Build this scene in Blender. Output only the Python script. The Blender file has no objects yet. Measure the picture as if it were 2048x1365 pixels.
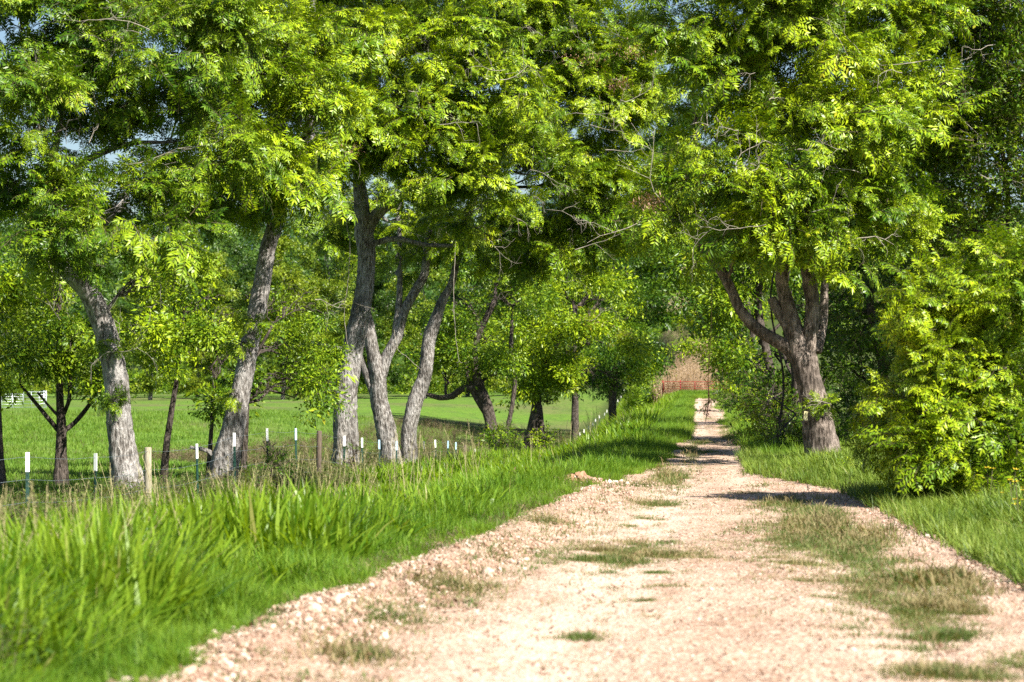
import bpy, math, random
import numpy as np
from mathutils import Vector

random.seed(7)
rng = np.random.default_rng(11)
S = bpy.context.scene
COL = S.collection

# ------------------------------------------------------------------ camera
F, CX, YH, H = 4835.0, 1024.0, 753.0, 1.6      # focal length in photo pixels, optical centre, horizon row, eye height
cam_d = bpy.data.cameras.new('camera')
cam = bpy.data.objects.new('camera', cam_d)
COL.objects.link(cam)
cam.location = (0, 0, H)
cam.rotation_euler = (math.radians(90), 0, 0)
cam_d.sensor_width = 36
cam_d.lens = 85.0
cam_d.shift_y = (YH - 682.5) / 2048
cam_d.clip_start = 0.5
cam_d.clip_end = 9000
cam_d.dof.use_dof = True
cam_d.dof.focus_distance = 52
cam_d.dof.aperture_fstop = 3.2
S.camera = cam

# ------------------------------------------------------------------ light
SUN = Vector((0.66, -0.62, 0)).normalized()
ELEV = math.radians(43)
sunv = Vector((SUN.x * math.cos(ELEV), SUN.y * math.cos(ELEV), math.sin(ELEV)))
w = bpy.data.worlds.new('World')
S.world = w
w.use_nodes = True
nt = w.node_tree
nt.nodes.clear()
sky = nt.nodes.new('ShaderNodeTexSky')
sky.sky_type = 'NISHITA'
sky.sun_disc = False
sky.sun_elevation = ELEV
sky.sun_rotation = math.atan2(SUN.x, SUN.y)
sky.air_density = 1.0
sky.dust_density = 0.6
sky.ozone_density = 2.5
bg = nt.nodes.new('ShaderNodeBackground')
bg.inputs['Strength'].default_value = 0.05
wo = nt.nodes.new('ShaderNodeOutputWorld')
nt.links.new(sky.outputs[0], bg.inputs[0])
nt.links.new(bg.outputs[0], wo.inputs[0])
ld = bpy.data.lights.new('sun', 'SUN')
ld.energy = 5.0
ld.angle = math.radians(0.5)
ld.color = (1.0, 0.95, 0.86)
sun = bpy.data.objects.new('sun', ld)
COL.objects.link(sun)
sun.rotation_euler = sunv.to_track_quat('Z', 'Y').to_euler()
S.view_settings.view_transform = 'Standard'
S.view_settings.look = 'None'
S.view_settings.exposure = 1.32
S.view_settings.gamma = 1.0
S.view_settings.use_curve_mapping = False
cy = S.cycles
cy.max_bounces = 6
cy.diffuse_bounces = 2
cy.glossy_bounces = 2
cy.transmission_bounces = 4
cy.transparent_max_bounces = 8
cy.use_denoising = False
cy.sample_clamp_indirect = 4.0

# ------------------------------------------------------------------ material helpers
def srgb(r, g, b):
    f = lambda c: (c / 255 / 12.92) if c / 255 <= 0.04045 else ((c / 255 + 0.055) / 1.055) ** 2.4
    return (f(r), f(g), f(b), 1)

class NT:
    def __init__(s, name):
        s.m = bpy.data.materials.new(name)
        s.m.use_nodes = True
        s.t = s.m.node_tree
        s.t.nodes.clear()
        s.out = s.t.nodes.new('ShaderNodeOutputMaterial')
    def n(s, typ, **kw):
        x = s.t.nodes.new(typ)
        for k, v in kw.items():
            if k.startswith('_'):
                setattr(x, k[1:], v)
        return x
    def l(s, a, b):
        s.t.links.new(a, b)
    def noise(s, scale, detail=3, rough=0.55, vec=None, dist=0.0):
        x = s.n('ShaderNodeTexNoise')
        x.inputs['Scale'].default_value = scale
        x.inputs['Detail'].default_value = detail
        x.inputs['Roughness'].default_value = rough
        x.inputs['Distortion'].default_value = dist
        if vec is not None:
            s.l(vec, x.inputs['Vector'])
        return x.outputs['Fac']
    def ramp(s, fac, stops):
        x = s.n('ShaderNodeValToRGB')
        e = x.color_ramp.elements
        while len(e) < len(stops):
            e.new(0.5)
        for i, (p, c) in enumerate(stops):
            e[i].position = p
            e[i].color = c if len(c) == 4 else (*c, 1)
        s.l(fac, x.inputs[0])
        return x.outputs[0]
    def mix(s, fac, a, b, blend='MIX'):
        x = s.n('ShaderNodeMix', _data_type='RGBA', _blend_type=blend)
        for sock, v in ((x.inputs[0], fac), (x.inputs[6], a), (x.inputs[7], b)):
            if hasattr(v, 'links'):
                s.l(v, sock)
            else:
                sock.default_value = v if not isinstance(v, tuple) else ((*v, 1) if len(v) == 3 else v)
        return x.outputs[2]
    def math(s, op, a, b=0.0, c=0.0):
        x = s.n('ShaderNodeMath', _operation=op)
        for i, v in enumerate((a, b, c)):
            if hasattr(v, 'links'):
                s.l(v, x.inputs[i])
            else:
                x.inputs[i].default_value = v
        return x.outputs[0]
    def pos(s):
        return s.n('ShaderNodeNewGeometry').outputs['Position']
    def scaled(s, vec, sc):
        x = s.n('ShaderNodeVectorMath', _operation='MULTIPLY')
        s.l(vec, x.inputs[0])
        x.inputs[1].default_value = sc
        return x.outputs[0]
    def bsdf(s, col, rough=0.8, spec=0.3, bump=None, bstr=0.5, bdist=0.02, metal=0.0):
        p = s.n('ShaderNodeBsdfPrincipled')
        if hasattr(col, 'links'):
            s.l(col, p.inputs['Base Color'])
        else:
            p.inputs['Base Color'].default_value = col if len(col) == 4 else (*col, 1)
        p.inputs['Roughness'].default_value = rough
        p.inputs['Specular IOR Level'].default_value = spec
        p.inputs['Metallic'].default_value = metal
        if bump is not None:
            b = s.n('ShaderNodeBump')
            b.inputs['Strength'].default_value = bstr
            b.inputs['Distance'].default_value = bdist
            s.l(bump, b.inputs['Height'])
            s.l(b.outputs[0], p.inputs['Normal'])
        return p.outputs[0]
    def done(s, sh):
        s.l(sh, s.out.inputs[0])
        return s.m

def leaf_mat(name, dark, mid, light, trans=0.16, rough=0.38, yellow=None, nsc=0.55):
    t = NT(name)
    oi = t.n('ShaderNodeObjectInfo')
    big = t.noise(nsc, 2, 0.5, t.pos())
    isl = t.n('ShaderNodeNewGeometry').outputs['Random Per Island']
    f = t.math('ADD', t.math('MULTIPLY', oi.outputs['Random'], 0.28), t.math('MULTIPLY', big, 0.55))
    f = t.math('ADD', f, t.math('MULTIPLY', isl, 0.34))
    col = t.ramp(f, [(0.25, dark), (0.52, mid), (0.8, light)])
    if yellow:
        y = t.ramp(t.math('MULTIPLY', t.math('POWER', oi.outputs['Random'], 6.0), isl), [(0.74, (0, 0, 0)), (0.80, (1, 1, 1))])
        col = t.mix(t.math('MULTIPLY', y, 0.7), col, yellow)
    p = t.bsdf(col, rough, 0.28)
    tr = t.n('ShaderNodeBsdfTranslucent')
    warm = t.mix(1.0, col, (1.3, 1.2, 0.25), 'MULTIPLY')
    t.l(warm, tr.inputs['Color'])
    mx = t.n('ShaderNodeMixShader')
    mx.inputs[0].default_value = trans
    t.l(p, mx.inputs[1])
    t.l(tr.outputs[0], mx.inputs[2])
    return t.done(mx.outputs[0])

M = {}
M['pecan'] = leaf_mat('pecan_leaf', (0.016, 0.06, 0.003), (0.13, 0.23, 0.006), (0.36, 0.46, 0.010), yellow=(0.42, 0.36, 0.02))
M['green'] = leaf_mat('mid_green_leaf', (0.010, 0.045, 0.004), (0.08, 0.165, 0.007), (0.26, 0.36, 0.012), yellow=(0.35, 0.32, 0.03))
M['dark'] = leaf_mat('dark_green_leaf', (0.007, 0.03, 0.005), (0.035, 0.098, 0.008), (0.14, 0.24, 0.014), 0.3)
M['lime'] = leaf_mat('lime_leaf', (0.03, 0.09, 0.004), (0.17, 0.28, 0.007), (0.42, 0.51, 0.014), yellow=(0.5, 0.4, 0.04))
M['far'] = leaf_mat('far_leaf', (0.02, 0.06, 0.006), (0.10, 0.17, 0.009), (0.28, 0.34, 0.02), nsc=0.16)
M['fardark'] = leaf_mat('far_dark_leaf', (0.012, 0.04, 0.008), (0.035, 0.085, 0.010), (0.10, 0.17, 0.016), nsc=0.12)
M['grass_tall'] = leaf_mat('tall_grass', (0.022, 0.085, 0.007), (0.10, 0.215, 0.012), (0.26, 0.38, 0.03), 0.45, 0.35, yellow=(0.42, 0.36, 0.14), nsc=0.5)
M['grass_short'] = leaf_mat('short_grass', (0.04, 0.12, 0.008), (0.115, 0.23, 0.014), (0.22, 0.34, 0.03), 0.35, 0.55, yellow=(0.32, 0.25, 0.11), nsc=0.7)
M['pasture'] = leaf_mat('pasture_grass', (0.08, 0.17, 0.018), (0.13, 0.24, 0.024), (0.20, 0.30, 0.045), 0.35, 0.5, yellow=(0.22, 0.16, 0.08), nsc=0.15)
M['grass_road'] = leaf_mat('low_road_grass', (0.05, 0.10, 0.018), (0.09, 0.15, 0.03), (0.19, 0.20, 0.07), 0.25, 0.6, yellow=(0.30, 0.22, 0.11), nsc=0.9)
M['weed'] = leaf_mat('weed_leaf', (0.035, 0.08, 0.014), (0.07, 0.13, 0.018), (0.14, 0.18, 0.04), 0.3, 0.5, yellow=(0.24, 0.15, 0.09))
M['dry'] = leaf_mat('dry_corn_leaf', (0.24, 0.15, 0.085), (0.39, 0.28, 0.18), (0.54, 0.41, 0.28), 0.25, 0.7)
M['straw'] = leaf_mat('straw_stalk', (0.20, 0.19, 0.07), (0.34, 0.30, 0.14), (0.46, 0.40, 0.22), 0.2, 0.7)
M['web'] = leaf_mat('web_nest', (0.22, 0.12, 0.08), (0.34, 0.20, 0.14), (0.45, 0.30, 0.22), 0.3, 0.8)

def bark(name, a, b, c, sc=1.0):
    t = NT(name)
    v = t.scaled(t.n('ShaderNodeTexCoord').outputs['Object'], (1, 1, 0.28))
    n1 = t.noise(26 * sc, 5, 0.7, v, 0.6)
    n2 = t.noise(2.2, 3, 0.6, t.pos())
    vo = t.n('ShaderNodeTexVoronoi')
    vo.inputs['Scale'].default_value = 20 * sc
    t.l(v, vo.inputs['Vector'])
    crk = t.math('MULTIPLY', n1, t.math('ADD', vo.outputs['Distance'], 0.45))
    col = t.ramp(crk, [(0.22, a), (0.42, b), (0.62, c)])
    col = t.mix(t.ramp(n2, [(0.50, (0, 0, 0)), (0.66, (0.45,) * 3)]), col, (c[0] * 1.2, c[1] * 1.22, c[2] * 1.25))
    col = t.mix(t.ramp(t.noise(1.3, 3, 0.6, t.pos()), [(0.52, (0, 0, 0)), (0.66, (0.6,) * 3)]), col, a)
    return t.done(t.bsdf(col, 0.9, 0.15, crk, 1.0, 0.09))
M['bark'] = bark('grey_bark', (0.035, 0.029, 0.024), (0.20, 0.178, 0.158), (0.47, 0.44, 0.41))
M['bark_brown'] = bark('brown_bark', (0.030, 0.023, 0.018), (0.16, 0.125, 0.10), (0.42, 0.34, 0.285))
M['bark_dark'] = bark('dark_bark', (0.018, 0.014, 0.011), (0.065, 0.052, 0.04), (0.16, 0.13, 0.11))
t = NT('dead_wood'); M['dead'] = t.done(t.bsdf(t.ramp(t.noise(12, 3, 0.6, t.pos()), [(0.3, (0.16, 0.14, 0.11)), (0.7, (0.38, 0.34, 0.28))]), 0.9, 0.1))
t = NT('twig'); M['twig'] = t.done(t.bsdf((0.10, 0.085, 0.045), 0.8, 0.2))
t = NT('dead_dark_leaf'); M['deadleaf'] = t.done(t.bsdf((0.05, 0.022, 0.012), 0.8, 0.2))

# gravel road
def gravel_mat():
    t = NT('pale_gravel')
    p = t.pos()
    fine = t.noise(38, 4, 0.75, p)
    vo = t.n('ShaderNodeTexVoronoi'); vo.inputs['Scale'].default_value = 30; t.l(p, vo.inputs['Vector'])
    vcol = t.n('ShaderNodeSeparateColor'); t.l(vo.outputs['Color'], vcol.inputs[0])
    col = t.ramp(vcol.outputs[0], [(0.0, (0.20, 0.11, 0.07)), (0.25, (0.46, 0.305, 0.215)), (0.7, (0.57, 0.41, 0.305)), (1.0, (0.76, 0.61, 0.49))])
    col = t.mix(t.ramp(fine, [(0.36, (0.85,) * 3), (0.54, (0, 0, 0))]), col, (0.27, 0.155, 0.10))
    spk = t.noise(90, 2, 0.6, p)
    col = t.mix(t.ramp(spk, [(0.62, (0, 0, 0)), (0.70, (0.8,) * 3)]), col, (0.15, 0.085, 0.055))
    big = t.noise(0.7, 4, 0.6, t.scaled(p, (1.0, 0.45, 1)))
    col = t.mix(t.ramp(big, [(0.42, (0, 0, 0)), (0.62, (0.55,) * 3)]), col, (0.62, 0.455, 0.345))
    at = t.n('ShaderNodeAttribute', _attribute_name='across')
    u_ = t.math('ADD', at.outputs['Fac'], t.math('MULTIPLY', t.math('SUBTRACT', t.noise(0.5, 3, 0.6, t.scaled(p, (1, 0.5, 1))), 0.5), 0.12))
    rut = t.ramp(u_, [(0.27, (0, 0, 0)), (0.33, (1,) * 3), (0.40, (1,) * 3), (0.46, (0, 0, 0)), (0.60, (0, 0, 0)), (0.645, (.8,) * 3), (0.69, (0, 0, 0))])
    shoulder = t.ramp(u_, [(0.0, (1,) * 3), (0.12, (.9,) * 3), (0.25, (0, 0, 0)), (0.47, (0, 0, 0)), (0.53, (.8,) * 3), (0.58, (0, 0, 0))])
    col = t.mix(t.math('MULTIPLY', shoulder, t.math('MULTIPLY', t.ramp(t.noise(5, 4, 0.7, p), [(0.4, (0, 0, 0)), (0.6, (1,) * 3)]), 0.6)), col, (0.28, 0.175, 0.115))
    col = t.mix(t.math('MULTIPLY', rut, 0.55), col, (0.66, 0.50, 0.39))
    dirt = t.noise(1.6, 5, 0.65, t.scaled(p, (1.3, 0.5, 1)))
    col = t.mix(t.ramp(dirt, [(0.54, (0, 0, 0)), (0.68, (0.7,) * 3)]), col, (0.27, 0.165, 0.105))
    b = t.math('ADD', t.math('MULTIPLY', fine, 0.6), vo.outputs['Distance'])
    return t.done(t.bsdf(col, 0.95, 0.15, b, 0.8, 0.02))
M['gravel'] = gravel_mat()
def stone_mat():
    t = NT('pale_stone')
    oi = t.n('ShaderNodeObjectInfo')
    col = t.ramp(oi.outputs['Random'], [(0.0, (0.16, 0.085, 0.06)), (0.3, (0.34, 0.22, 0.16)), (0.65, (0.48, 0.345, 0.265)), (1.0, (0.72, 0.61, 0.52))])
    col = t.mix(t.math('MULTIPLY', t.noise(30, 3, 0.6, t.pos()), 0.5), col, (0.45, 0.30, 0.20))
    return t.done(t.bsdf(col, 0.85, 0.2))
M['stone'] = stone_mat()

def ground_mat():
    t = NT('ground_soil_grass')
    p = t.pos()
    sx = t.n('ShaderNodeSeparateXYZ'); t.l(p, sx.inputs[0])
    n1 = t.noise(0.9, 5, 0.65, p)
    n2 = t.noise(9, 4, 0.7, p)
    n3 = t.noise(0.06, 3, 0.6, t.scaled(p, (1, 0.6, 1)))
    g = t.ramp(n2, [(0.3, (0.06, 0.13, 0.015)), (0.5, (0.11, 0.21, 0.022)), (0.7, (0.17, 0.27, 0.04))])
    g = t.mix(t.ramp(n1, [(0.5, (0, 0, 0)), (0.68, (0.55,) * 3)]), g, (0.20, 0.20, 0.06))
    g = t.mix(t.ramp(n3, [(0.47, (0, 0, 0)), (0.64, (0.65,) * 3)]), g, (0.16, 0.13, 0.07))
    g = t.mix(t.ramp(t.noise(0.35, 5, 0.7, t.scaled(p, (1, 0.4, 1))), [(0.5, (0, 0, 0)), (0.62, (0.5,) * 3)]), g, (0.07, 0.12, 0.03))
    g = t.mix(t.ramp(t.noise(1.7, 5, 0.75, t.scaled(p, (1, 0.5, 1))), [(0.46, (0, 0, 0)), (0.6, (0.6,) * 3)]), g, (0.06, 0.11, 0.02))
    near = t.ramp(n1, [(0.35, (0.045, 0.075, 0.016)), (0.7, (0.085, 0.10, 0.03))])
    # soil under the verge grass near the road, grass sheet further into the pasture
    fac = t.math('MULTIPLY', t.math('SUBTRACT', t.math('SUBTRACT', t.math('MULTIPLY', sx.outputs[1], 0.0778), 10.2), sx.outputs[0]), 0.8)
    fac.node.use_clamp = True
    col = t.mix(fac, near, g)
    # dry tan field on the rise beyond the gate
    dry = t.ramp(t.noise(0.5, 5, 0.7, t.scaled(p, (1, 0.5, 1))), [(0.35, (0.19, 0.18, 0.07)), (0.55, (0.30, 0.235, 0.13)), (0.7, (0.38, 0.28, 0.18))])
    f2 = t.math('MULTIPLY', t.math('SUBTRACT', sx.outputs[1], 206), 0.15); f2.node.use_clamp = True
    f3 = t.math('MULTIPLY', t.math('SUBTRACT', sx.outputs[0], t.math('MULTIPLY', sx.outputs[1], 0.056)), 0.4); f3.node.use_clamp = True
    f4 = t.math('MULTIPLY', t.math('SUBTRACT', t.math('MULTIPLY', sx.outputs[1], 0.105), sx.outputs[0]), 0.3); f4.node.use_clamp = True
    col = t.mix(t.math('MULTIPLY', t.math('MULTIPLY', f2, f3), f4), col, dry)
    return t.done(t.bsdf(col, 0.95, 0.1, n2, 0.6, 0.08))
M['ground'] = ground_mat()
def simple(name, col, rough=0.6, metal=0.0, var=0.0, sc=20):
    t = NT(name)
    c = (*col, 1)
    if var:
        c = t.ramp(t.noise(sc, 4, 0.65, t.pos()), [(0.3, tuple(x * (1 - var) for x in col)), (0.7, tuple(min(1, x * (1 + var)) for x in col))])
    return t.done(t.bsdf(c, rough, 0.4, None, metal=metal))
M['red'] = simple('red_gate_paint', (0.28, 0.03, 0.022), 0.5, 0, 0.35)
M['silver'] = simple('galvanised_tube', (0.62, 0.66, 0.72), 0.4, 0.5, 0.1)
M['tpost'] = simple('dark_green_steel', (0.012, 0.045, 0.032), 0.5, 0, 0.3)
M['white'] = simple('white_paint', (0.82, 0.82, 0.78), 0.6, 0, 0.08)
M['bluewhite'] = simple('pale_blue_paint', (0.42, 0.60, 0.74), 0.6, 0, 0.1)
M['wire'] = simple('galvanised_wire', (0.20, 0.24, 0.27), 0.5, 0.3)
def wood_mat(name, a, b):
    t = NT(name)
    v = t.scaled(t.n('ShaderNodeTexCoord').outputs['Object'], (1, 1, 0.12))
    n = t.noise(60, 4, 0.7, v)
    return t.done(t.bsdf(t.ramp(n, [(0.3, a), (0.65, b)]), 0.9, 0.15, n, 0.6, 0.01))
M['wood'] = wood_mat('weathered_wood', (0.16, 0.13, 0.09), (0.42, 0.38, 0.27))
M['wood_dark'] = wood_mat('dark_wood', (0.06, 0.045, 0.035), (0.17, 0.13, 0.10))
M['tag'] = simple('cream_plate', (0.70, 0.62, 0.34), 0.5, 0, 0.1)
M['yflower'] = simple('yellow_petal', (0.75, 0.52, 0.03), 0.6)
M['oflower'] = simple('orange_petal', (0.75, 0.16, 0.05), 0.6)
M['hill'] = simple('far_wooded_hill', (0.05, 0.10, 0.10), 0.95, 0, 0.35, 0.02)  # bluish distance haze is put into the colour of the wooded hills
M['roof'] = simple('grey_roof', (0.22, 0.25, 0.30), 0.6, 0, 0.2)
M['brick'] = simple('pink_wall', (0.60, 0.33, 0.28), 0.8, 0, 0.15)
M['pile'] = simple('brown_earth_litter', (0.30, 0.17, 0.10), 0.95, 0, 0.5, 18)

# ------------------------------------------------------------------ object helpers
def tag(o, label=None, cat=None, group=None, kind=None):
    if label: o['label'] = label
    if cat: o['category'] = cat
    if group: o['group'] = group
    if kind: o['kind'] = kind
    return o
def empty(name, loc, label, cat, group=None):
    o = bpy.data.objects.new(name, None)
    o.empty_display_size = 0.3
    COL.objects.link(o)
    o.location = loc
    return tag(o, label, cat, group)
def mesh_obj(name, verts, faces, mat, parent=None, smooth=False, link=True, mats=None, midx=None, me=None):
    if me is None:
        me = bpy.data.meshes.new(name)
        me.from_pydata([tuple(map(float, v)) for v in verts], [], faces)
        for m in (mats or [mat]):
            me.materials.append(m)
        if midx is not None:
            me.polygons.foreach_set('material_index', midx)
        if smooth:
            me.polygons.foreach_set('use_smooth', [True] * len(me.polygons))
        me.update()
    o = bpy.data.objects.new(name, me)
    if link:
        COL.objects.link(o)
    if parent is not None:
        o.parent = parent
    return o

class MB:
    def __init__(s):
        s.v, s.f, s.m = [], [], []
    def add(s, v, f, mi=0):
        b = len(s.v)
        s.v += [tuple(x) for x in v]
        s.f += [tuple(i + b for i in q) for q in f]
        s.m += [mi] * len(f)
    def box(s, c, d, mi=0):
        x, y, z = c; a, b, h = d[0] / 2, d[1] / 2, d[2] / 2
        v = [(x + i * a, y + j * b, z + k * h) for i in (-1, 1) for j in (-1, 1) for k in (-1, 1)]
        s.add(v, [(0, 1, 3, 2), (4, 6, 7, 5), (0, 4, 5, 1), (2, 3, 7, 6), (0, 2, 6, 4), (1, 5, 7, 3)], mi)
    def tube(s, pts, rad, n=8, mi=0, cap=True):
        v, f = tube_geo(pts, rad, n, cap)
        s.add(v, f, mi)
    def build(s, name, mat, parent=None, smooth=False, link=True, mats=None):
        return mesh_obj(name, s.v, s.f, mat, parent, smooth, link, mats, s.m if mats else None)

def frames(pts):
    pts = np.asarray(pts, float)
    tg = np.gradient(pts, axis=0)
    tg /= np.linalg.norm(tg, axis=1)[:, None] + 1e-9
    u = np.cross(tg[0], (0, 1, 0)); 
    if np.linalg.norm(u) < 0.1: u = np.cross(tg[0], (1, 0, 0))
    U, V = [], []
    for t_ in tg:
        u = u - t_ * np.dot(u, t_)
        u /= np.linalg.norm(u) + 1e-9
        U.append(u); V.append(np.cross(t_, u))
    return pts, np.array(U), np.array(V)
def tube_geo(pts, rad, n=8, cap=True, disp=None):
    pts, U, V = frames(pts)
    rad = np.broadcast_to(np.asarray(rad, float), (len(pts),))
    a = np.linspace(0, 2 * math.pi, n, endpoint=False)
    R = rad[:, None] * np.ones((1, n))
    if disp is not None:
        R = R * disp(len(pts), a)
    P = pts[:, None, :] + R[..., None] * (np.cos(a)[None, :, None] * U[:, None, :] + np.sin(a)[None, :, None] * V[:, None, :])
    v = P.reshape(-1, 3).tolist()
    f = []
    for i in range(len(pts) - 1):
        for j in range(n):
            k = (j + 1) % n
            f.append((i * n + j, i * n + k, (i + 1) * n + k, (i + 1) * n + j))
    if cap:
        f.append(tuple(range(n))[::-1])
        f.append(tuple((len(pts) - 1) * n + j for j in range(n)))
    return v, f
def spline(ctrl, step):
    c = np.asarray(ctrl, float)
    if len(c) < 3:
        L = np.linalg.norm(c[-1, :3] - c[0, :3]); k = max(3, int(L / step))
        return np.array([c[0] + (c[-1] - c[0]) * t_ for t_ in np.linspace(0, 1, k)])
    c = np.vstack([2 * c[0] - c[1], c, 2 * c[-1] - c[-2]])
    out = []
    for i in range(1, len(c) - 2):
        L = np.linalg.norm(c[i + 1, :3] - c[i, :3]); k = max(2, int(L / step))
        for t_ in np.linspace(0, 1, k, endpoint=False):
            out.append(0.5 * (2 * c[i] + (c[i + 1] - c[i - 1]) * t_ + (2 * c[i - 1] - 5 * c[i] + 4 * c[i + 1] - c[i + 2]) * t_ ** 2
                              + (-c[i - 1] + 3 * c[i] - 3 * c[i + 1] + c[i + 2]) * t_ ** 3))
    out.append(c[-2])
    return np.array(out)
def P(px, py, d):
    return np.array(((px - CX) * d / F, d, H - (py - YH) * d / F))

# ------------------------------------------------------------------ terrain
def tab(rows):
    a = np.array(sorted(rows)); return lambda x: np.interp(x, a[:, 0], a[:, 1])
def road_tab(rows):                       # (photo row, photo column) of an edge lying on the level road
    pts = sorted((H * F / (y - YH), (x - CX) / (y - YH) * H) for y, x in rows)
    a = np.array(pts); return lambda Y: np.interp(Y, a[:, 0], a[:, 1])
XL = road_tab([(1700, -250), (1365, 290), (1230, 560), (1120, 850), (1040, 1035), (985, 1150), (960, 1225), (935, 1308), (900, 1340), (850, 1357), (812, 1369), (793, 1380)])
XR = road_tab([(1700, 3000), (1365, 2540), (1230, 2270), (1125, 2048), (1060, 1900), (1010, 1795), (985, 1735), (968, 1650), (952, 1545), (900, 1508), (850, 1488), (812, 1454), (793, 1446)])
XF = lambda Y: 0.0778 * Y - 8.9
ZF = tab([(-50, -0.45), (20, -0.55), (32, -0.65), (45, -0.95), (60, -1.14), (75, -1.5), (92, -2.1), (102, -2.9), (113, -3.5), (126, -3.8), (150, -4.05), (165, -4.0), (185, -3.6), (215, -3.0), (250, -2.5), (290, -0.7), (400, 0)])
def sm(x):
    x = np.clip(x, 0, 1); return x * x * (3 - 2 * x)
def terrain(X, Y):
    X = np.asarray(X, float); Y = np.asarray(Y, float)
    xl, xr, xf, zf = XL(Y), XR(Y), XF(Y), ZF(Y)
    u = (xl - X) / np.maximum(xl - xf, 2.5)
    z = np.where(u > 0, zf * sm(u * 1.7) * (u < 1) + (u >= 1) * (zf + (-1.35 - zf) * sm((xf - X) / 26.0)), 0.0)
    r = X - xr
    z = np.where(r > 0, 0.10 * sm(r / 3.5) + 0.02 * np.clip(r - 3, 0, 60), z)
    # windrow of loose stone along the left edge
    bw = sm((Y - 5) / 5) * (1 - sm((Y - 30) / 8))
    z = z + 0.10 * bw * np.exp(-((X - xl - 0.35) / 0.35) ** 2)
    hx = sm((X - (XF(np.minimum(Y, 300)) + 4)) / 7)
    hill = np.interp(Y, [206, 230, 300, 400, 520, 700, 1200, 6000], [0, 0.5, 3.2, 9.5, 19, 38, 60, 60])
    hl = np.interp(Y, [400, 480, 700, 1200, 6000], [0, 6, 38, 60, 60])
    z = np.where(Y > 206, z * (1 - sm((Y - 380) / 60)) + hill * hx + hl * (1 - hx), z)
    nz = 0.03 * np.sin(X * 1.7 + 0.6 * Y) * np.sin(Y * 0.9 - X * 0.4) + 0.05 * np.sin(X * 0.31 + 1) * np.sin(Y * 0.23)
    off = (X < xl - 0.3) | (X > xr + 0.3)
    return z + nz * off
rows = np.concatenate([np.linspace(-40, 9, 12), np.geomspace(10, 700, 300), np.geomspace(760, 7000, 14)])
def sheet(name, xlo, xhi, rows, ncol, zfun, mat):
    s = np.linspace(0, 1, ncol)
    Y = rows[:, None] * np.ones((1, ncol))
    X = xlo(rows)[:, None] * (1 - s) + xhi(rows)[:, None] * s
    Z = zfun(X, Y)
    v = np.stack([X, Y, Z], -1).reshape(-1, 3)
    n = len(rows)
    i = np.arange(n - 1)[:, None] * ncol + np.arange(ncol - 1)[None, :]
    f = np.stack([i, i + 1, i + ncol + 1, i + ncol], -1).reshape(-1, 4)
    me = bpy.data.meshes.new(name)
    me.vertices.add(len(v)); me.vertices.foreach_set('co', v.ravel())
    me.loops.add(f.size); me.loops.foreach_set('vertex_index', f.ravel())
    me.polygons.add(len(f)); me.polygons.foreach_set('loop_start', np.arange(0, f.size, 4))
    me.polygons.foreach_set('use_smooth', np.ones(len(f), bool))
    me.update(calc_edges=True); me.validate()
    me.materials.append(mat)
    me.attributes.new('across', 'FLOAT', 'POINT').data.foreach_set('value', np.tile(s, n).astype(np.float32))
    o = bpy.data.objects.new(name, me); COL.objects.link(o)
    return o
def gz(X, Y):
    xl, xr = XL(Y), XR(Y)
    inside = sm((X - xl - 0.25) / 0.4) * sm((xr - X - 0.25) / 0.4) * (Y < 207)
    return terrain(X, Y) - 0.10 * inside
ground = sheet('ground', lambda Y: -(0.42 * np.abs(Y) + 22), lambda Y: 0.42 * np.abs(Y) + 22, rows, 420, gz, M['ground'])
tag(ground, kind='structure')
def wob(Y, k):
    return 0.16 * np.sin(Y * 1.9 + k) + 0.1 * np.sin(Y * 4.7 + 2 * k) + 0.08 * np.sin(Y * 0.63 + k)
def rz(X, Y):
    xl, xr = XL(Y), XR(Y)
    e = np.minimum((X - xl + 0.25 + wob(Y, 1)) / 0.22, (xr + 0.25 - X + wob(Y, 3)) / 0.22)
    ruts = -0.02 * np.exp(-((X - (xl + (xr - xl) * 0.36)) / 0.3) ** 2) - 0.02 * np.exp(-((X - (xl + (xr - xl) * 0.72)) / 0.3) ** 2)
    ends = sm((190 - Y) / 6)
    return terrain(X, Y) + 0.016 + ruts - 0.07 * (1 - sm(e)) - 0.12 * (1 - ends) + 0.008 * np.sin(X * 9 + Y * 3) * np.sin(Y * 7)
rr = np.concatenate([np.linspace(-35, 9, 20), np.geomspace(10, 196, 420)])
road = sheet('gravel_road', lambda Y: XL(Y) - 0.5, lambda Y: XR(Y) + 0.5, rr, 90, rz, M['gravel'])
tag(road, kind='structure')

# far hills
v, f = [], []
xs = np.linspace(-1500, 1500, 90)
for j, (yy, k) in enumerate([(3000, 0), (3300, 0.7), (3700, 1.0), (4400, 0.6)]):
    for i, x in enumerate(xs):
        hgt = (165 + 40 * math.sin(x * 0.0031 + 1) + 22 * math.sin(x * 0.011) + 9 * math.sin(x * 0.033)) * k + 55
        v.append((x, yy, hgt))
for j in range(3):
    for i in range(89):
        a = j * 90 + i; f.append((a, a + 1, a + 91, a + 90))
tag(mesh_obj('hills', v, f, M['hill'], smooth=True), kind='structure')

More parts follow.
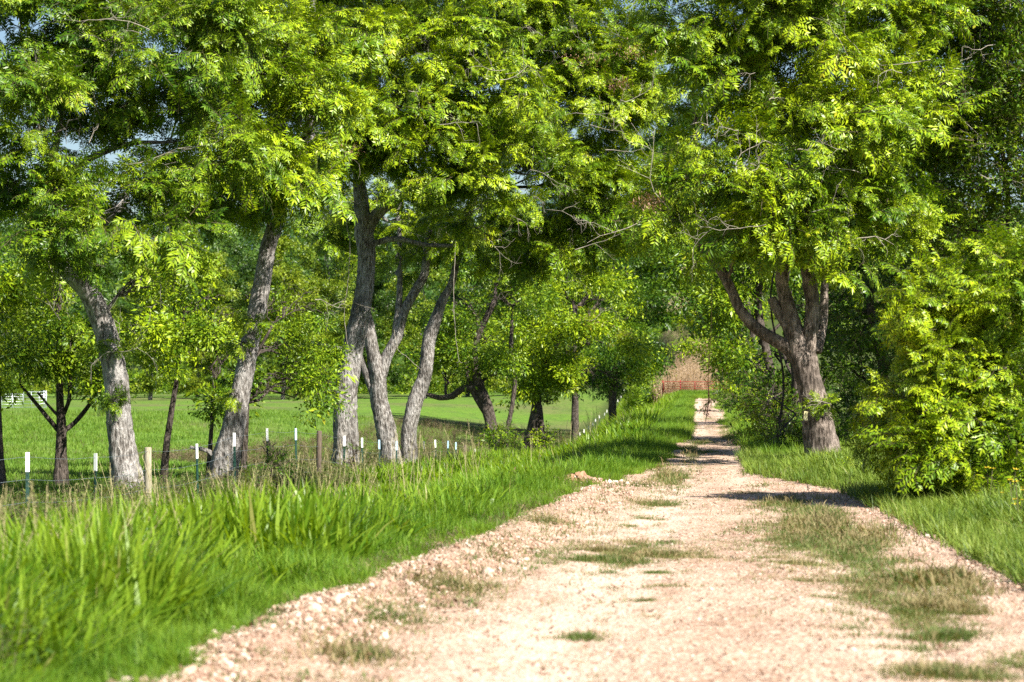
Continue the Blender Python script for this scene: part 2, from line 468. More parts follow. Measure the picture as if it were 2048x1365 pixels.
# ------------------------------------------------------------------ instancing of uncountable stuff
def src(name, mb, mats):
    return mb.build(name, None, link=False, mats=mats)
def scatter_group(name, objs):
    ng = bpy.data.node_groups.new(name, 'GeometryNodeTree')
    ng.interface.new_socket('Geometry', in_out='INPUT', socket_type='NodeSocketGeometry')
    ng.interface.new_socket('Geometry', in_out='OUTPUT', socket_type='NodeSocketGeometry')
    N, L = ng.nodes, ng.links
    i, q = N.new('NodeGroupInput'), N.new('NodeGroupOutput')
    jn = N.new('GeometryNodeJoinGeometry')
    for o in reversed(objs):
        oi = N.new('GeometryNodeObjectInfo'); oi.inputs['Object'].default_value = o
        g2 = N.new('GeometryNodeGeometryToInstance')
        L.new(oi.outputs['Geometry'], g2.inputs[0]); L.new(g2.outputs[0], jn.inputs[0])
    ip = N.new('GeometryNodeInstanceOnPoints')
    L.new(i.outputs[0], ip.inputs['Points']); L.new(jn.outputs[0], ip.inputs['Instance'])
    ip.inputs['Pick Instance'].default_value = True
    def na(nm, ty):
        x = N.new('GeometryNodeInputNamedAttribute'); x.data_type = ty; x.inputs[0].default_value = nm; return x.outputs[0]
    e = N.new('FunctionNodeEulerToRotation')
    L.new(na('rot', 'FLOAT_VECTOR'), e.inputs[0]); L.new(e.outputs[0], ip.inputs['Rotation'])
    L.new(na('scl', 'FLOAT_VECTOR'), ip.inputs['Scale']); L.new(na('idx', 'INT'), ip.inputs['Instance Index'])
    L.new(ip.outputs[0], q.inputs[0])
    return ng, len(objs)
NINST = [0]
def scatter(name, grp, pts, rot, scl, parent=None, origin=(0, 0, 0)):
    ng, nv = grp
    pts = np.asarray(pts, float) - np.asarray(origin, float)
    n = len(pts); NINST[0] += n
    me = bpy.data.meshes.new(name)
    me.vertices.add(n); me.vertices.foreach_set('co', pts.ravel())
    scl = np.asarray(scl, float)
    if scl.ndim == 1: scl = np.repeat(scl[:, None], 3, 1)
    me.attributes.new('rot', 'FLOAT_VECTOR', 'POINT').data.foreach_set('vector', np.asarray(rot, float).ravel())
    me.attributes.new('scl', 'FLOAT_VECTOR', 'POINT').data.foreach_set('vector', scl.ravel())
    me.attributes.new('idx', 'INT', 'POINT').data.foreach_set('value', rng.integers(0, nv, n).astype(np.int32))
    o = bpy.data.objects.new(name, me); COL.objects.link(o)
    if parent is not None: o.parent = parent
    m = o.modifiers.new('leaves', 'NODES'); m.node_group = ng
    o['kind'] = 'stuff'
    return o

R = random.uniform
def leaflet(mb, p, d, s, up, l, w, mi=0, droop=0.0):
    m = p + d * (l * 0.42) - up * (w * 0.18)
    tip = p + d * l - up * (droop * l)
    mb.add([p, m + s * w / 2, tip, m - s * w / 2], [(0, 1, 2), (0, 2, 3)], mi)
def pinnate_spray(seed, nf=7, npair=5, L=0.36, ll=0.115, lw=0.036):
    random.seed(seed)
    mb = MB()
    Z = np.array((0, 0, 1.0))
    tw = np.array([(0, 0, 0), (0.2, 0, 0.01), (0.38, 0.0, -0.02)])
    mb.tube(tw, [0.007, 0.005, 0.003], 3, 1, False)
    for k in range(nf):
        b = k / (nf - 1)
        az = (k * 2.4) % 6.28
        ang = (1 if k % 2 else -1) * R(0.35, 1.25) * (1.1 - 0.75 * b)
        d = np.array((math.cos(ang), math.sin(ang), R(-0.05, 0.45)))
        d /= np.linalg.norm(d)
        p = np.array((0.05 + 0.33 * b, 0, 0.0))
        fl = L * R(0.75, 1.15)
        pts = []
        dd = d.copy()
        for i in range(npair + 2):
            pts.append(p.copy())
            p = p + dd * (fl / (npair + 1))
            dd = dd - Z * 0.13; dd /= np.linalg.norm(dd)
        mb.tube(pts, 0.0022, 3, 1, False)
        for i in range(1, npair + 2):
            q = pts[i]; t_ = pts[i] - pts[i - 1]; t_ /= np.linalg.norm(t_)
            s = np.cross(t_, Z); s /= np.linalg.norm(s) + 1e-6
            roll = R(-0.7, 0.7)
            up = np.cross(s, t_)
            env = 0.75 + 0.45 * math.sin(i / (npair + 1) * math.pi)
            for sg in (1, -1):
                ld_ = s * sg * 0.85 + t_ * 0.55 + up * (R(-0.55, 0.05) + sg * roll * 0.5)
                ld_ /= np.linalg.norm(ld_)
                ls = np.cross(ld_, up); ls /= np.linalg.norm(ls)
                leaflet(mb, q, ld_, ls, up, ll * env * R(0.85, 1.15), lw * R(0.85, 1.2), 0, R(0.05, 0.25))
        leaflet(mb, pts[-1], dd, np.cross(dd, Z), Z, ll, lw, 0, 0.2)
    return mb
def broad_spray(seed, n=30, ll=0.085, lw=0.042, L=0.5):
    random.seed(seed)
    mb = MB(); Z = np.array((0, 0, 1.0))
    for b in range(4):
        a = (b - 1.5) * 0.5 + R(-0.15, 0.15)
        d = np.array((math.cos(a), math.sin(a), R(-0.1, 0.35))); d /= np.linalg.norm(d)
        st = np.array((R(0, 0.12), 0, 0)); en = st + d * L * R(0.7, 1.0)
        mb.tube([st, (st + en) / 2 + Z * 0.015, en], [0.005, 0.004, 0.002], 3, 1, False)
        for i in range(n // 4 + 3):
            f_ = R(0.15, 1.0); q = st + (en - st) * f_
            ld_ = d * R(0.1, 0.9) + np.cross(d, Z) * R(-1, 1) + Z * R(-0.5, 0.6); ld_ /= np.linalg.norm(ld_)
            up = Z + np.array((R(-.5, .5), R(-.5, .5), 0)); ls = np.cross(ld_, up); ls /= np.linalg.norm(ls) + 1e-6
            leaflet(mb, q, ld_, ls, Z, ll * R(0.7, 1.25), lw * R(0.8, 1.2), 0, R(0, 0.3))
    return mb
def far_spray(seed, n=60, rad=0.9, ll=0.34, lw=0.15):
    random.seed(seed)
    mb = MB(); Z = np.array((0, 0, 1.0))
    for i in range(n):
        v_ = np.array([random.gauss(0, 1) for _ in range(3)]); v_ /= np.linalg.norm(v_)
        q = v_ * np.array((1, 1, 0.55)) * rad * R(0.25, 1.0)
        ld_ = v_ + np.array((R(-.7, .7), R(-.7, .7), R(-.8, .3))); ld_ /= np.linalg.norm(ld_)
        up = Z + np.array((R(-.6, .6), R(-.6, .6), 0)); ls = np.cross(ld_, up); ls /= np.linalg.norm(ls) + 1e-6
        leaflet(mb, q, ld_, ls, Z, ll * R(0.6, 1.3), lw * R(0.7, 1.3), 0, R(0, 0.4))
    return mb
G = {}
pin = [pinnate_spray(100 + k) for k in range(5)]
brd = [broad_spray(200 + k) for k in range(5)]
fr = [far_spray(300 + k) for k in range(5)]
mids = [far_spray(350 + k, 64, 0.62, 0.15, 0.058) for k in range(5)]
for key in ('pecan', 'green', 'dark', 'lime'):
    G['pin_' + key] = scatter_group('pinnate_' + key, [src('leaf_spray', m, [M[key], M['twig']]) for m in pin])
    G['brd_' + key] = scatter_group('broad_' + key, [src('leaf_spray', m, [M[key], M['twig']]) for m in brd])
    G['mid_' + key] = scatter_group('mid_' + key, [src('leaf_spray', m, [M[key], M['twig']]) for m in mids])
for key in ('far', 'fardark', 'green', 'pecan', 'dark'):
    G['far_' + key] = scatter_group('far_' + key, [src('leaf_clump', m, [M[key]]) for m in fr])

def blade_clump(seed, n, h, w, spread, lean, seg=4):
    random.seed(seed)
    mb = MB(); Z = np.array((0, 0, 1.0))
    for i in range(n):
        a = R(0, 6.283); r = spread * math.sqrt(R(0, 1))
        p = np.array((r * math.cos(a), r * math.sin(a), -0.03))
        a2 = a + R(-1.2, 1.2)
        out = np.array((math.cos(a2), math.sin(a2), 0)); sd = np.array((-math.sin(a2 + R(-.8, .8)), math.cos(a2), 0)); sd /= np.linalg.norm(sd)
        hh = h * R(0.55, 1.1); ww = w * R(0.7, 1.25); ln = lean * R(0.2, 1.3)
        v = []
        for k in range(seg + 1):
            t_ = k / seg
            c = p + Z * (hh * (t_ - 0.35 * ln * t_ ** 3)) + out * (hh * ln * t_ ** 2)
            wk = ww * (0.7 + 0.5 * t_ if t_ < 0.4 else (1 - t_) * 1.5 + 0.02) / 2
            v += [c - sd * wk, c + sd * wk]
        mb.add(v, [(2 * k, 2 * k + 1, 2 * k + 3, 2 * k + 2) for k in range(seg)])
    return mb
G['tall'] = scatter_group('tall_grass', [src('grass_clump', blade_clump(400 + k, 8, 0.90, 0.050, 0.22, (0.22, 0.4, 0.3, 0.5, 0.18, 0.32)[k]), [M['grass_tall']]) for k in range(6)])
M['verge'] = leaf_mat('dry_verge_grass', (0.03, 0.075, 0.008), (0.10, 0.175, 0.014), (0.23, 0.30, 0.045), 0.2, 0.5, yellow=(0.36, 0.27, 0.12), nsc=0.8)
G['verge'] = scatter_group('verge_grass', [src('grass_clump', blade_clump(410 + k, 16, 0.85, 0.022, 0.2, 0.5), [M['verge']]) for k in range(5)])
G['verge_short'] = scatter_group('verge_short', [src('grass_tuft', blade_clump(430 + k, 26, 0.22, 0.008, 0.11, 0.7, 3), [M['verge']]) for k in range(5)])
G['short'] = scatter_group('short_grass', [src('grass_tuft', blade_clump(420 + k, 26, 0.22, 0.008, 0.11, 0.7, 3), [M['grass_short']]) for k in range(5)])
G['pasture'] = scatter_group('pasture_grass', [src('grass_tuft', blade_clump(440 + k, 30, 0.12, 0.010, 0.22, 0.6, 2), [M['pasture']]) for k in range(5)])
G['low'] = scatter_group('low_grass', [src('grass_tuft', blade_clump(460 + k, 30, 0.055, 0.005, 0.09, 0.9, 2), [M['grass_road']]) for k in range(5)])
def weed_clump(seed):
    random.seed(seed); mb = MB(); Z = np.array((0, 0, 1.0))
    for s_ in range(6):
        a = R(0, 6.28); top = np.array((math.cos(a) * R(0.05, .3), math.sin(a) * R(.05, .3), R(0.3, 0.65)))
        mb.tube([np.zeros(3), top * 0.5 + Z * 0.05, top], [0.004, 0.003, 0.002], 3, 1, False)
        for i in range(9):
            q = top * R(0.25, 1.0)
            ld_ = np.array((R(-1, 1), R(-1, 1), R(-.2, .6))); ld_ /= np.linalg.norm(ld_)
            ls = np.cross(ld_, Z); ls /= np.linalg.norm(ls)
            leaflet(mb, q, ld_, ls, Z, R(.05, .11), R(.02, .045), 0, 0.2)
    return mb
G['weed'] = scatter_group('weeds', [src('weed_clump', weed_clump(480 + k), [M['weed'], M['twig']]) for k in range(4)])
G['weed_lime'] = scatter_group('weeds_lime', [src('weed_clump', weed_clump(490 + k), [M['lime'], M['twig']]) for k in range(4)])
M['weed_dry'] = leaf_mat('dry_weed', (0.07, 0.065, 0.03), (0.15, 0.115, 0.065), (0.24, 0.19, 0.11), 0.2, 0.7)
G['weed_dry'] = scatter_group('weeds_dry', [src('weed_clump', weed_clump(495 + k), [M['weed_dry'], M['twig']]) for k in range(3)])
def straw(seed):
    random.seed(seed); mb = MB()
    for i in range(4):
        a = R(0, 6.28); q = np.array((R(-.1, .1), R(-.1, .1), 0)); o_ = np.array((math.cos(a), math.sin(a), 0)) * R(.05, .3); h_ = R(.7, 1.1)
        pts = [q, q + o_ * .3 + np.array((0, 0, h_ * .5)), q + o_ + np.array((0, 0, h_))]
        mb.tube(pts, .0025, 3, 0, False)
        for k in range(9):
            c_ = pts[2] - (pts[2] - pts[1]) * k * .05; d_ = np.array((R(-1, 1), R(-1, 1), R(.3, 1.2))); d_ /= np.linalg.norm(d_)
            leaflet(mb, c_, d_, np.cross(d_, (0, 0, 1.)), np.array((0, 0, 1.)), .035, .012)
    return mb
def litter(seed):
    random.seed(seed); mb = MB()
    for i in range(3):
        a = R(0, 6.28); d_ = np.array((math.cos(a), math.sin(a), R(-.1, .3))); leaflet(mb, np.array((R(-.06, .06), R(-.06, .06), 0.008)), d_, np.array((-math.sin(a), math.cos(a), 0)), np.array((0, 0, 1.)), R(.03, .06), R(.015, .03))
    return mb
M['litter'] = leaf_mat('brown_litter', (0.07, 0.035, 0.02), (0.13, 0.07, 0.04), (0.24, 0.14, 0.08), 0.05, 0.8)
G['litter'] = scatter_group('litter', [src('dead_leaf', litter(530 + k), [M['litter']]) for k in range(4)])
G['straw'] = scatter_group('straw', [src('seed_stalk', straw(510 + k), [M['straw']]) for k in range(3)])
def corn(seed):
    random.seed(seed); mb = MB(); Z = np.array((0, 0, 1.0)); h = R(1.5, 2.1)
    lean = np.array((R(-.25, .25), R(-.25, .25), 0))
    mb.tube([np.zeros(3), lean * 0.4 + Z * h * 0.5, lean + Z * h], [0.02, 0.016, 0.008], 4, 0, False)
    for i in range(9):
        t_ = R(0.15, 0.95); q = lean * t_ * t_ + Z * h * t_; a = R(0, 6.28)
        o_ = np.array((math.cos(a), math.sin(a), 0)); sd = np.array((-math.sin(a), math.cos(a), 0))
        L_ = R(0.35, 0.7)
        v = []
        for k in range(4):
            u = k / 3; c = q + o_ * L_ * u * 0.8 + Z * (0.18 * math.sin(u * 2) - 0.5 * u * u * L_ * R(.8, 1.4))
            wk = 0.03 * (1.1 - u); v += [c - sd * wk, c + sd * wk]
        mb.add(v, [(2 * k, 2 * k + 1, 2 * k + 3, 2 * k + 2) for k in range(3)])
    return mb
G['corn'] = scatter_group('dry_corn', [src('corn_stalk', corn(500 + k), [M['dry']]) for k in range(4)])
def pebble(seed):
    random.seed(seed); r_ = np.random.default_rng(seed)
    import bmesh
    bm = bmesh.new(); bmesh.ops.create_icosphere(bm, subdivisions=1, radius=1)
    sc = np.array((R(.8, 1.2), R(.6, 1.0), R(.45, .7)))
    for v in bm.verts:
        v.co = Vector(np.array(v.co) * sc * r_.uniform(0.82, 1.15))
    me = bpy.data.meshes.new('pebble'); bm.to_mesh(me); bm.free(); me.materials.append(M['stone'])
    return bpy.data.objects.new('pebble', me)
G['stone'] = scatter_group('stones', [pebble(520 + k) for k in range(6)])
def flower(mat):
    mb = MB(); mb.tube([(0, 0, 0), (0.01, 0, 0.35)], 0.003, 3, 1, False)
    for k in range(6):
        a = k * 1.047; d = np.array((math.cos(a), math.sin(a), 0.4)); leaflet(mb, np.array((0.01, 0, 0.35)), d / np.linalg.norm(d), np.array((-math.sin(a), math.cos(a), 0)), np.array((0, 0, 1.)), 0.028, 0.018)
    return src('flower', mb, [mat, M['twig']])
G['yflower'] = scatter_group('yellow_flowers', [flower(M['yflower'])])
random.seed(99)

# ------------------------------------------------------------------ ground cover
def area(n, y0, y1, xlo, xhi, p=1.0):
    """n points between two rows of the ground, denser near (p = how quickly they thin out)"""
    u = rng.random(n)
    if abs(p - 1) < 1e-6: Y = y0 * (y1 / y0) ** u
    else: Y = (y0 ** (1 - p) + u * (y1 ** (1 - p) - y0 ** (1 - p))) ** (1 / (1 - p))
    lo, hi = xlo(Y), xhi(Y)
    X = lo + (hi - lo) * rng.random(n)
    return X, Y
def place(name, grp, X, Y, scl, dz=0.0, tilt=0.12, label=None, zf=terrain):
    n = len(X)
    pts = np.stack([X, Y, zf(X, Y) + dz], -1)
    rot = np.stack([rng.normal(0, tilt, n), rng.normal(0, tilt, n), rng.uniform(0, 6.283, n)], -1)
    return tag(scatter(name, grp, pts, rot, scl), label, 'gravel' if 'gravel' in name else 'plants')
view_l = lambda Y: -0.225 * Y - 1.0
# tall roadside grass between the road and the fence
X, Y = area(21000, 11, 60, lambda Y: np.maximum(XF(Y) - 1.2, view_l(Y)), lambda Y: XL(Y) - 0.6, 0.7)
e = XL(Y) - X + 0.45 * np.sin(Y * 0.9 + 1) + 0.3 * np.sin(Y * 2.3 + X)
h = 0.35 + 0.75 * sm((e - 0.45) / 1.3)
h *= (0.94 - 0.54 * sm((Y - 17) / 17) - 0.04) * (0.78 + 0.22 * sm((Y - 13) / 6))
h *= 1 - 0.5 * sm((e - 0.5 * (XL(Y) - XF(Y))) / (0.45 * (XL(Y) - XF(Y))))
keep = rng.random(len(X)) < np.clip(e / 1.8, 0.25, 1)
h *= rng.uniform(0.7, 1.25, len(X))
place('tall_grass', G['tall'], X[keep], Y[keep], np.stack([0.9 + 0.3 * h, 0.9 + 0.3 * h, h], -1)[keep], label='tall bright green grass in the verge between gravel road and wire fence')
X, Y = area(17500, 58, 290, lambda Y: XF(Y) + 0.4, lambda Y: np.where(Y < 205, XL(Y) - 0.85, np.maximum(0.0575 * Y, XF(Y) + 1.5)), 0.7)
e = np.where(Y < 205, XL(Y) - X, 3)
h = (0.4 + 0.6 * sm((e - 0.4) / 1.0)) * rng.uniform(0.7, 1.25, len(X)) * (0.55 + 0.42 * sm((Y - 62) / 30))
place('bank_grass', G['tall'], X, Y, np.stack([1.5 + 0 * h, 1.5 + 0 * h, h], -1), label='bright tall grass covering the bank beside the far road')
X, Y = area(700, 14, 110, lambda Y: np.maximum(XF(Y) - 0.5, view_l(Y)), lambda Y: XL(Y) - 1.3, 0.9)
X, Y = X[:260], Y[:260]
place('seeding_grass', G['straw'], X, Y, rng.uniform(0.6, 1.15, len(X)), label='thin straw coloured seed stalks standing in the left verge')
X, Y = area(800, 12, 80, lambda Y: np.maximum(XF(Y) - 0.5, view_l(Y)), lambda Y: XL(Y) - 0.5, 0.8)
place('verge_herbs', G['weed'], X, Y, rng.uniform(0.3, 0.75, len(X)), label='broad leaved herbs mixed into the left verge grass')
# finer grass at the road edge
X, Y = area(16000, 11, 60, lambda Y: XL(Y) - 2.2, lambda Y: XL(Y) + 0.12 + 0.22 * np.sin(Y * 1.7) * np.sin(Y * 0.6 + 1) , 0.9)
place('edge_grass', G['short'], X, Y, rng.uniform(0.6, 2.0, len(X)) * (0.45 + 0.55 * sm((XL(Y) - X) / 0.8)) * (1 + 0.35 * np.sin(X * 3 + Y * 2)), label='short soft grass along the left edge of the gravel')
X, Y = area(5000, 60, 205, lambda Y: XL(Y) - 1.2, lambda Y: XL(Y) + 0.35, 0.8)
place('far_edge_grass', G['short'], X, Y, rng.uniform(1.0, 1.8, len(X)), label='short grass strip along the left edge of the far road')
X, Y = area(130, 11.0, 15.5, lambda Y: -0.225 * Y - .5, lambda Y: XL(Y) - 1.0, 0.8)
place('near_grass', G['tall'], X, Y, rng.uniform(0.45, 0.85, len(X)), tilt=.2, label='blurred arching grass blades in the near left corner')
# pasture
X, Y = area(14000, 34, 200, lambda Y: view_l(Y), lambda Y: XF(Y) - 0.6, 1.4)
place('pasture_grass', G['pasture'], X, Y, rng.uniform(0.9, 1.8, len(X)) * (1 + Y / 120), label='short green grazed grass of the pasture behind the fence')
X, Y = area(3800, 30, 130, lambda Y: XF(Y) - 1.8, lambda Y: XF(Y) + 0.7, 1.0)
place('fence_weeds', G['weed'], X, Y, rng.uniform(0.4, 1.25, len(X)), label='dark brownish weeds growing along the foot of the fence')
X, Y = area(4200, 95, 200, lambda Y: XF(Y) - 15, lambda Y: XF(Y) + 0.4, 0.6)
k = rng.random(len(X)) < 0.8
place('dry_weeds', G['weed_dry'], X[k], Y[k], rng.uniform(0.7, 1.4, k.sum()), label='sparse brown weeds in the low end of the pasture')
X, Y = area(1500, 50, 340, lambda Y: view_l(Y), lambda Y: XF(Y) - 2, 0.6)
k = np.sin(X * .21 + Y * .05) + np.sin(Y * .13 - X * .07) > -0.2
place('pasture_weeds', G['weed_dry'], X[k], Y[k], rng.uniform(0.25, 0.6, k.sum()), label='scattered brown weeds standing in the grazed pasture')
# right verge
X, Y = area(9000, 14, 46, lambda Y: XR(Y) - 0.05, lambda Y: np.minimum(XR(Y) + 3.4, 0.225 * Y + 1.5), 0.8)
e = X - XR(Y)
place('verge_grass', G['verge'], X, Y, np.stack([0.8 + 0 * e, 0.8 + 0 * e, (0.16 + 0.2 * sm(e / 1.0)) * rng.uniform(0.6, 1.4, len(X))], -1), label='yellowish green grass on the verge right of the road')
X, Y = area(9000, 14, 48, lambda Y: XR(Y) - 0.35, lambda Y: np.minimum(XR(Y) + 3.2, 0.225 * Y + 1.5), 0.8)
place('verge_short_grass', G['verge_short'], X, Y, rng.uniform(0.7, 1.5, len(X)), label='fine short grass at the right edge of the road')
X, Y = area(1500, 24, 47, lambda Y: XR(Y) + 0.7, lambda Y: np.minimum(XR(Y) + 4, 0.225 * Y + 1.5), 0.8)
place('verge_weeds', G['weed_lime'], X, Y, rng.uniform(0.2, 0.55, len(X)), label='leafy weeds below the trees on the right verge')
X, Y = area(2600, 46, 200, lambda Y: XR(Y) - 0.2, lambda Y: XR(Y) + 1.8, 0.8)
place('far_verge_grass', G['short'], X, Y, rng.uniform(1.0, 2.2, len(X)), label='low grass along the right edge of the far road')
X, Y = area(45, 19, 33, lambda Y: XR(Y) + 0.6, lambda Y: np.minimum(XR(Y) + 2.6, 0.22 * Y), 1.0)
place('yellow_wildflowers', G['yflower'], X, Y, rng.uniform(0.9, 1.6, len(X)), label='tiny yellow wildflowers scattered in the right verge')
X, Y = area(1500, 198, 206, lambda Y: XL(Y) - 1, lambda Y: XR(Y) + 3, 1.0)
place('gateway_grass', G['short'], X, Y, rng.uniform(1.5, 3.0, len(X)), label='green grass growing across the road in front of the gate')
X, Y = area(900, 95, 190, lambda Y: XL(Y) - 0.3, lambda Y: XL(Y) + 0.25 + 0.45 * np.abs(np.sin(Y * .21) * np.sin(Y * .093 + 1)), 1.0)
place('ragged_left_grass', G['short'], X, Y, rng.uniform(0.5, 1.3, len(X)), label='ragged grass creeping over the left side of the far gravel')
X, Y = area(900, 60, 190, lambda Y: XR(Y) - 0.25 - 0.6 * np.abs(np.sin(Y * .17) * np.sin(Y * .071 + 2)), lambda Y: XR(Y) + 0.2, 1.0)
place('ragged_right_grass', G['short'], X, Y, rng.uniform(0.5, 1.3, len(X)), label='ragged grass creeping over the right side of the far gravel')
X, Y = area(1400, 160, 206, lambda Y: XL(Y) - 0.5, lambda Y: XR(Y) + 0.6, 1.0)
k = rng.random(len(X)) < sm((Y - 165 + 9 * np.sin(X * 2.3)) / 30)
X, Y = X[k], Y[k]
place('road_end_grass', G['short'], X, Y, rng.uniform(1.0, 2.0, len(X)), label='grass closing over the end of the gravel before the gate')
# dry corn field on the rise behind the gate
X, Y = area(6500, 212, 330, lambda Y: 0.0575 * Y, lambda Y: 0.1 * Y + 1, 1.0)
place('dry_corn_stalks', G['corn'], X, Y, rng.uniform(0.7, 1.15, len(X)), label='dry tan corn stalks standing on the rise behind the gate')
X, Y = area(2500, 320, 420, lambda Y: 13 + 0 * Y, lambda Y: 0.1 * Y + 2, 1.0)
place('hill_scrub', G['weed'], X, Y, rng.uniform(1.0, 2.6, len(X)), label='sparse olive scrub on the slope above the dry corn')

X, Y = area(900, 212, 330, lambda Y: 0.0535 * Y, lambda Y: 0.060 * Y, 1.0)
X, Y = X[:260], Y[:260]
tag(scatter('gateway_scrub', G['far_green'], np.stack([X, Y, terrain(X, Y) + rng.uniform(0, 1.5, 260)], -1), rng.uniform(-.5, 6, (260, 3)), rng.uniform(.5, 1.1, 260)), 'green scrub filling the corner left of the gate', 'scrub')
# grass patches in the road: (column, row, half width, half height, tufts, size)
patches = [(1200, 1105, 150, 8, 260, 1.1), (1420, 1120, 60, 6, 90, .8), (1300, 1148, 120, 4, 90, .7), (1600, 1130, 160, 8, 220, .9), (1600, 1165, 110, 3, 60, .8), (1650, 1030, 120, 20, 500, 1.5), (1560, 1060, 60, 10, 200, 1), (1820, 1130, 60, 18, 260, 1.8), (1640, 1200, 90, 4, 60, .8), (1500, 1240, 30, 2, 14, .7), (1780, 1300, 80, 5, 60, .8), (1960, 1200, 60, 12, 160, 1.8), (1300, 1010, 80, 11, 260, 1), (1290, 1040, 40, 3, 50, .8), (1240, 1090, 110, 7, 190, .9), (1200, 1122, 130, 13, 500, 1.1), (1330, 1112, 90, 10, 300, 1.1), (1400, 1085, 60, 4, 70, .8), (1330, 1178, 100, 3, 70, .8), (1150, 1275, 45, 5, 60, .9),
           (1555, 1010, 75, 14, 420, 1.4), (1640, 1050, 80, 28, 1000, 1.8), (1590, 1085, 110, 30, 1000, 1.2), (1700, 1100, 110, 34, 1100, 1.2), (1745, 1065, 60, 30, 500, 2.6), (1870, 1165, 50, 22, 400, 2.4),
           (1790, 1165, 130, 14, 420, 1.2), (1860, 1220, 130, 28, 900, 1.2), (1750, 1190, 110, 10, 200, .9), (1950, 1230, 70, 20, 300, 1.1), (1890, 1275, 90, 10, 200, 1.2), (1700, 1260, 110, 4, 50, .8), (1870, 1350, 120, 14, 250, 1.1), (2030, 1340, 60, 30, 200, 1.1),
           (1545, 1120, 60, 6, 70, .8), (1400, 885, 32, 6, 150, 1.3), (1400, 905, 34, 4, 110, 1.2), (1465, 875, 28, 14, 420, 1.6), (1455, 855, 20, 7, 150, 1.4), (1420, 838, 22, 4, 60, 1.2), (1465, 830, 22, 6, 120, 1.4),
           (1500, 990, 60, 8, 90, .9), (1560, 970, 60, 7, 150, 2.0), (1660, 1000, 50, 14, 300, 2.0), (1290, 1205, 50, 3, 30, .7), (1300, 1240, 20, 3, 14, .7), (1250, 1055, 60, 3, 50, .8), (1440, 1060, 60, 3, 30, .7),
           (890, 1185, 110, 16, 300, 1.6), (760, 1245, 60, 26, 160, 1.6), (700, 1320, 60, 18, 130, 1.8), (1010, 1120, 80, 16, 200, 1.4), (1080, 1060, 70, 14, 200, 1.4), (1385, 850, 8, 22, 150, 1.4), (1380, 905, 9, 26, 220, 1.6), (1340, 955, 30, 20, 350, 2.0), (1270, 975, 60, 8, 150, 1.5)]
PX, PY, PS = [], [], []
for cx, cy_, rx, ry, n, s_ in patches:
    n = int(n * 1.15)
    a = rng.uniform(0, 6.283, n); n2_ = n; q = np.abs(rng.normal(0, 0.62, n)) * (1 + 0.4 * np.sin(a * 5 + cx) + 0.25 * np.sin(a * 11 + cy_))
    x = cx + 1.25 * rx * q * np.cos(a); y = cy_ + ry * q * np.sin(a) * 1.15
    d = H * F / (y - YH); X_ = (x - CX) * d / F
    tr_ = XR(d) - 0.95 - 0.15 * np.sin(d * 1.3)
    ok_ = (X_ < tr_) | (rng.random(n) < 0.06) if cx > 1480 else np.ones(n, bool)
    PX.append(X_[ok_]); PY.append(d[ok_]); PS.append((s_ * rng.uniform(0.6, 1.4, n))[ok_])
# loose single tufts anywhere on the gravel
X, Y = area(1500, 12, 120, lambda Y: XL(Y) + 0.1, lambda Y: XR(Y) - 0.1, 1.0)
PX.append(X); PY.append(Y); PS.append(rng.uniform(0.3, 0.8, len(X)))
PX, PY, PS = map(np.concatenate, (PX, PY, PS))
gap_ = np.sin(PX * 7 + PY * 1.3) * np.sin(PY * 2.9 - PX * 2) + 0.5 * np.sin(PX * 15 + PY * 5) > -0.55
PX, PY, PS = PX[gap_], PY[gap_], PS[gap_]
dr_ = (rng.random(len(PX)) < 0.10 + 0.22 * (np.sin(PX * 2.1 + PY * .8) > .2))
M['low_dry'] = leaf_mat('dry_road_grass', (0.12, 0.10, 0.04), (0.22, 0.18, 0.08), (0.34, 0.27, 0.14), 0.15, 0.7)
G['low_dry'] = scatter_group('low_dry', [src('grass_tuft', blade_clump(470 + k, 24, 0.06, 0.005, 0.10, 1.0, 2), [M['low_dry']]) for k in range(4)])
place('dry_road_grass', G['low_dry'], PX[dr_], PY[dr_], PS[dr_], dz=0.015, tilt=.3, label='dry tan grass tufts mixed into the low patches on the gravel')
PX, PY, PS = PX[~dr_], PY[~dr_], PS[~dr_]
place('road_grass', G['low'], PX, PY, PS, dz=0.015, label='low dark green and tan grass patches growing through the gravel')

# loose stones
X, Y = area(24000, 11, 40, lambda Y: np.maximum(XL(Y) - 0.1, -0.22 * Y), lambda Y: np.minimum(XR(Y), 0.23 * Y + 0.5), 1.7)
place('gravel_stones', G['stone'], X, Y, rng.lognormal(-5.0, 0.4, len(X)), dz=0.002, tilt=0.5, label='loose pale gravel spread over the road surface', zf=rz)
X, Y = area(15000, 11, 36, lambda Y: XL(Y) - 0.25, lambda Y: XL(Y) + 0.95, 1.3)
place('gravel_windrow', G['stone'], X, Y, rng.lognormal(-4.72, 0.55, len(X)) * (0.55 + 0.6 * sm(0.5 + np.sin(Y * 1.1) * np.cos(X * 2.5 + Y * .4))), dz=0.012, tilt=0.5, label='ridge of coarser pale stones along the left road edge', zf=rz)
X, Y = area(900, 11, 60, lambda Y: XL(Y), lambda Y: np.minimum(XR(Y), 0.23 * Y + .5), 1.2)
place('leaf_litter', G['litter'], X, Y, rng.uniform(0.5, 1.3, len(X)), dz=0.01, tilt=0.25, label='scattered small brown leaves lying on the gravel', zf=rz)
X, Y = area(900, 11, 38, lambda Y: XL(Y) - 0.2, lambda Y: XL(Y) + 1.3, 1.0)
place('ridge_grass', G['low'], X, Y, rng.uniform(0.6, 2.2, len(X)), dz=0.02, label='sparse small tufts growing through the coarse stones of the ridge')
X, Y = area(2500, 15, 34, lambda Y: XR(Y) - 0.6, lambda Y: XR(Y) + 0.3, 1.2)
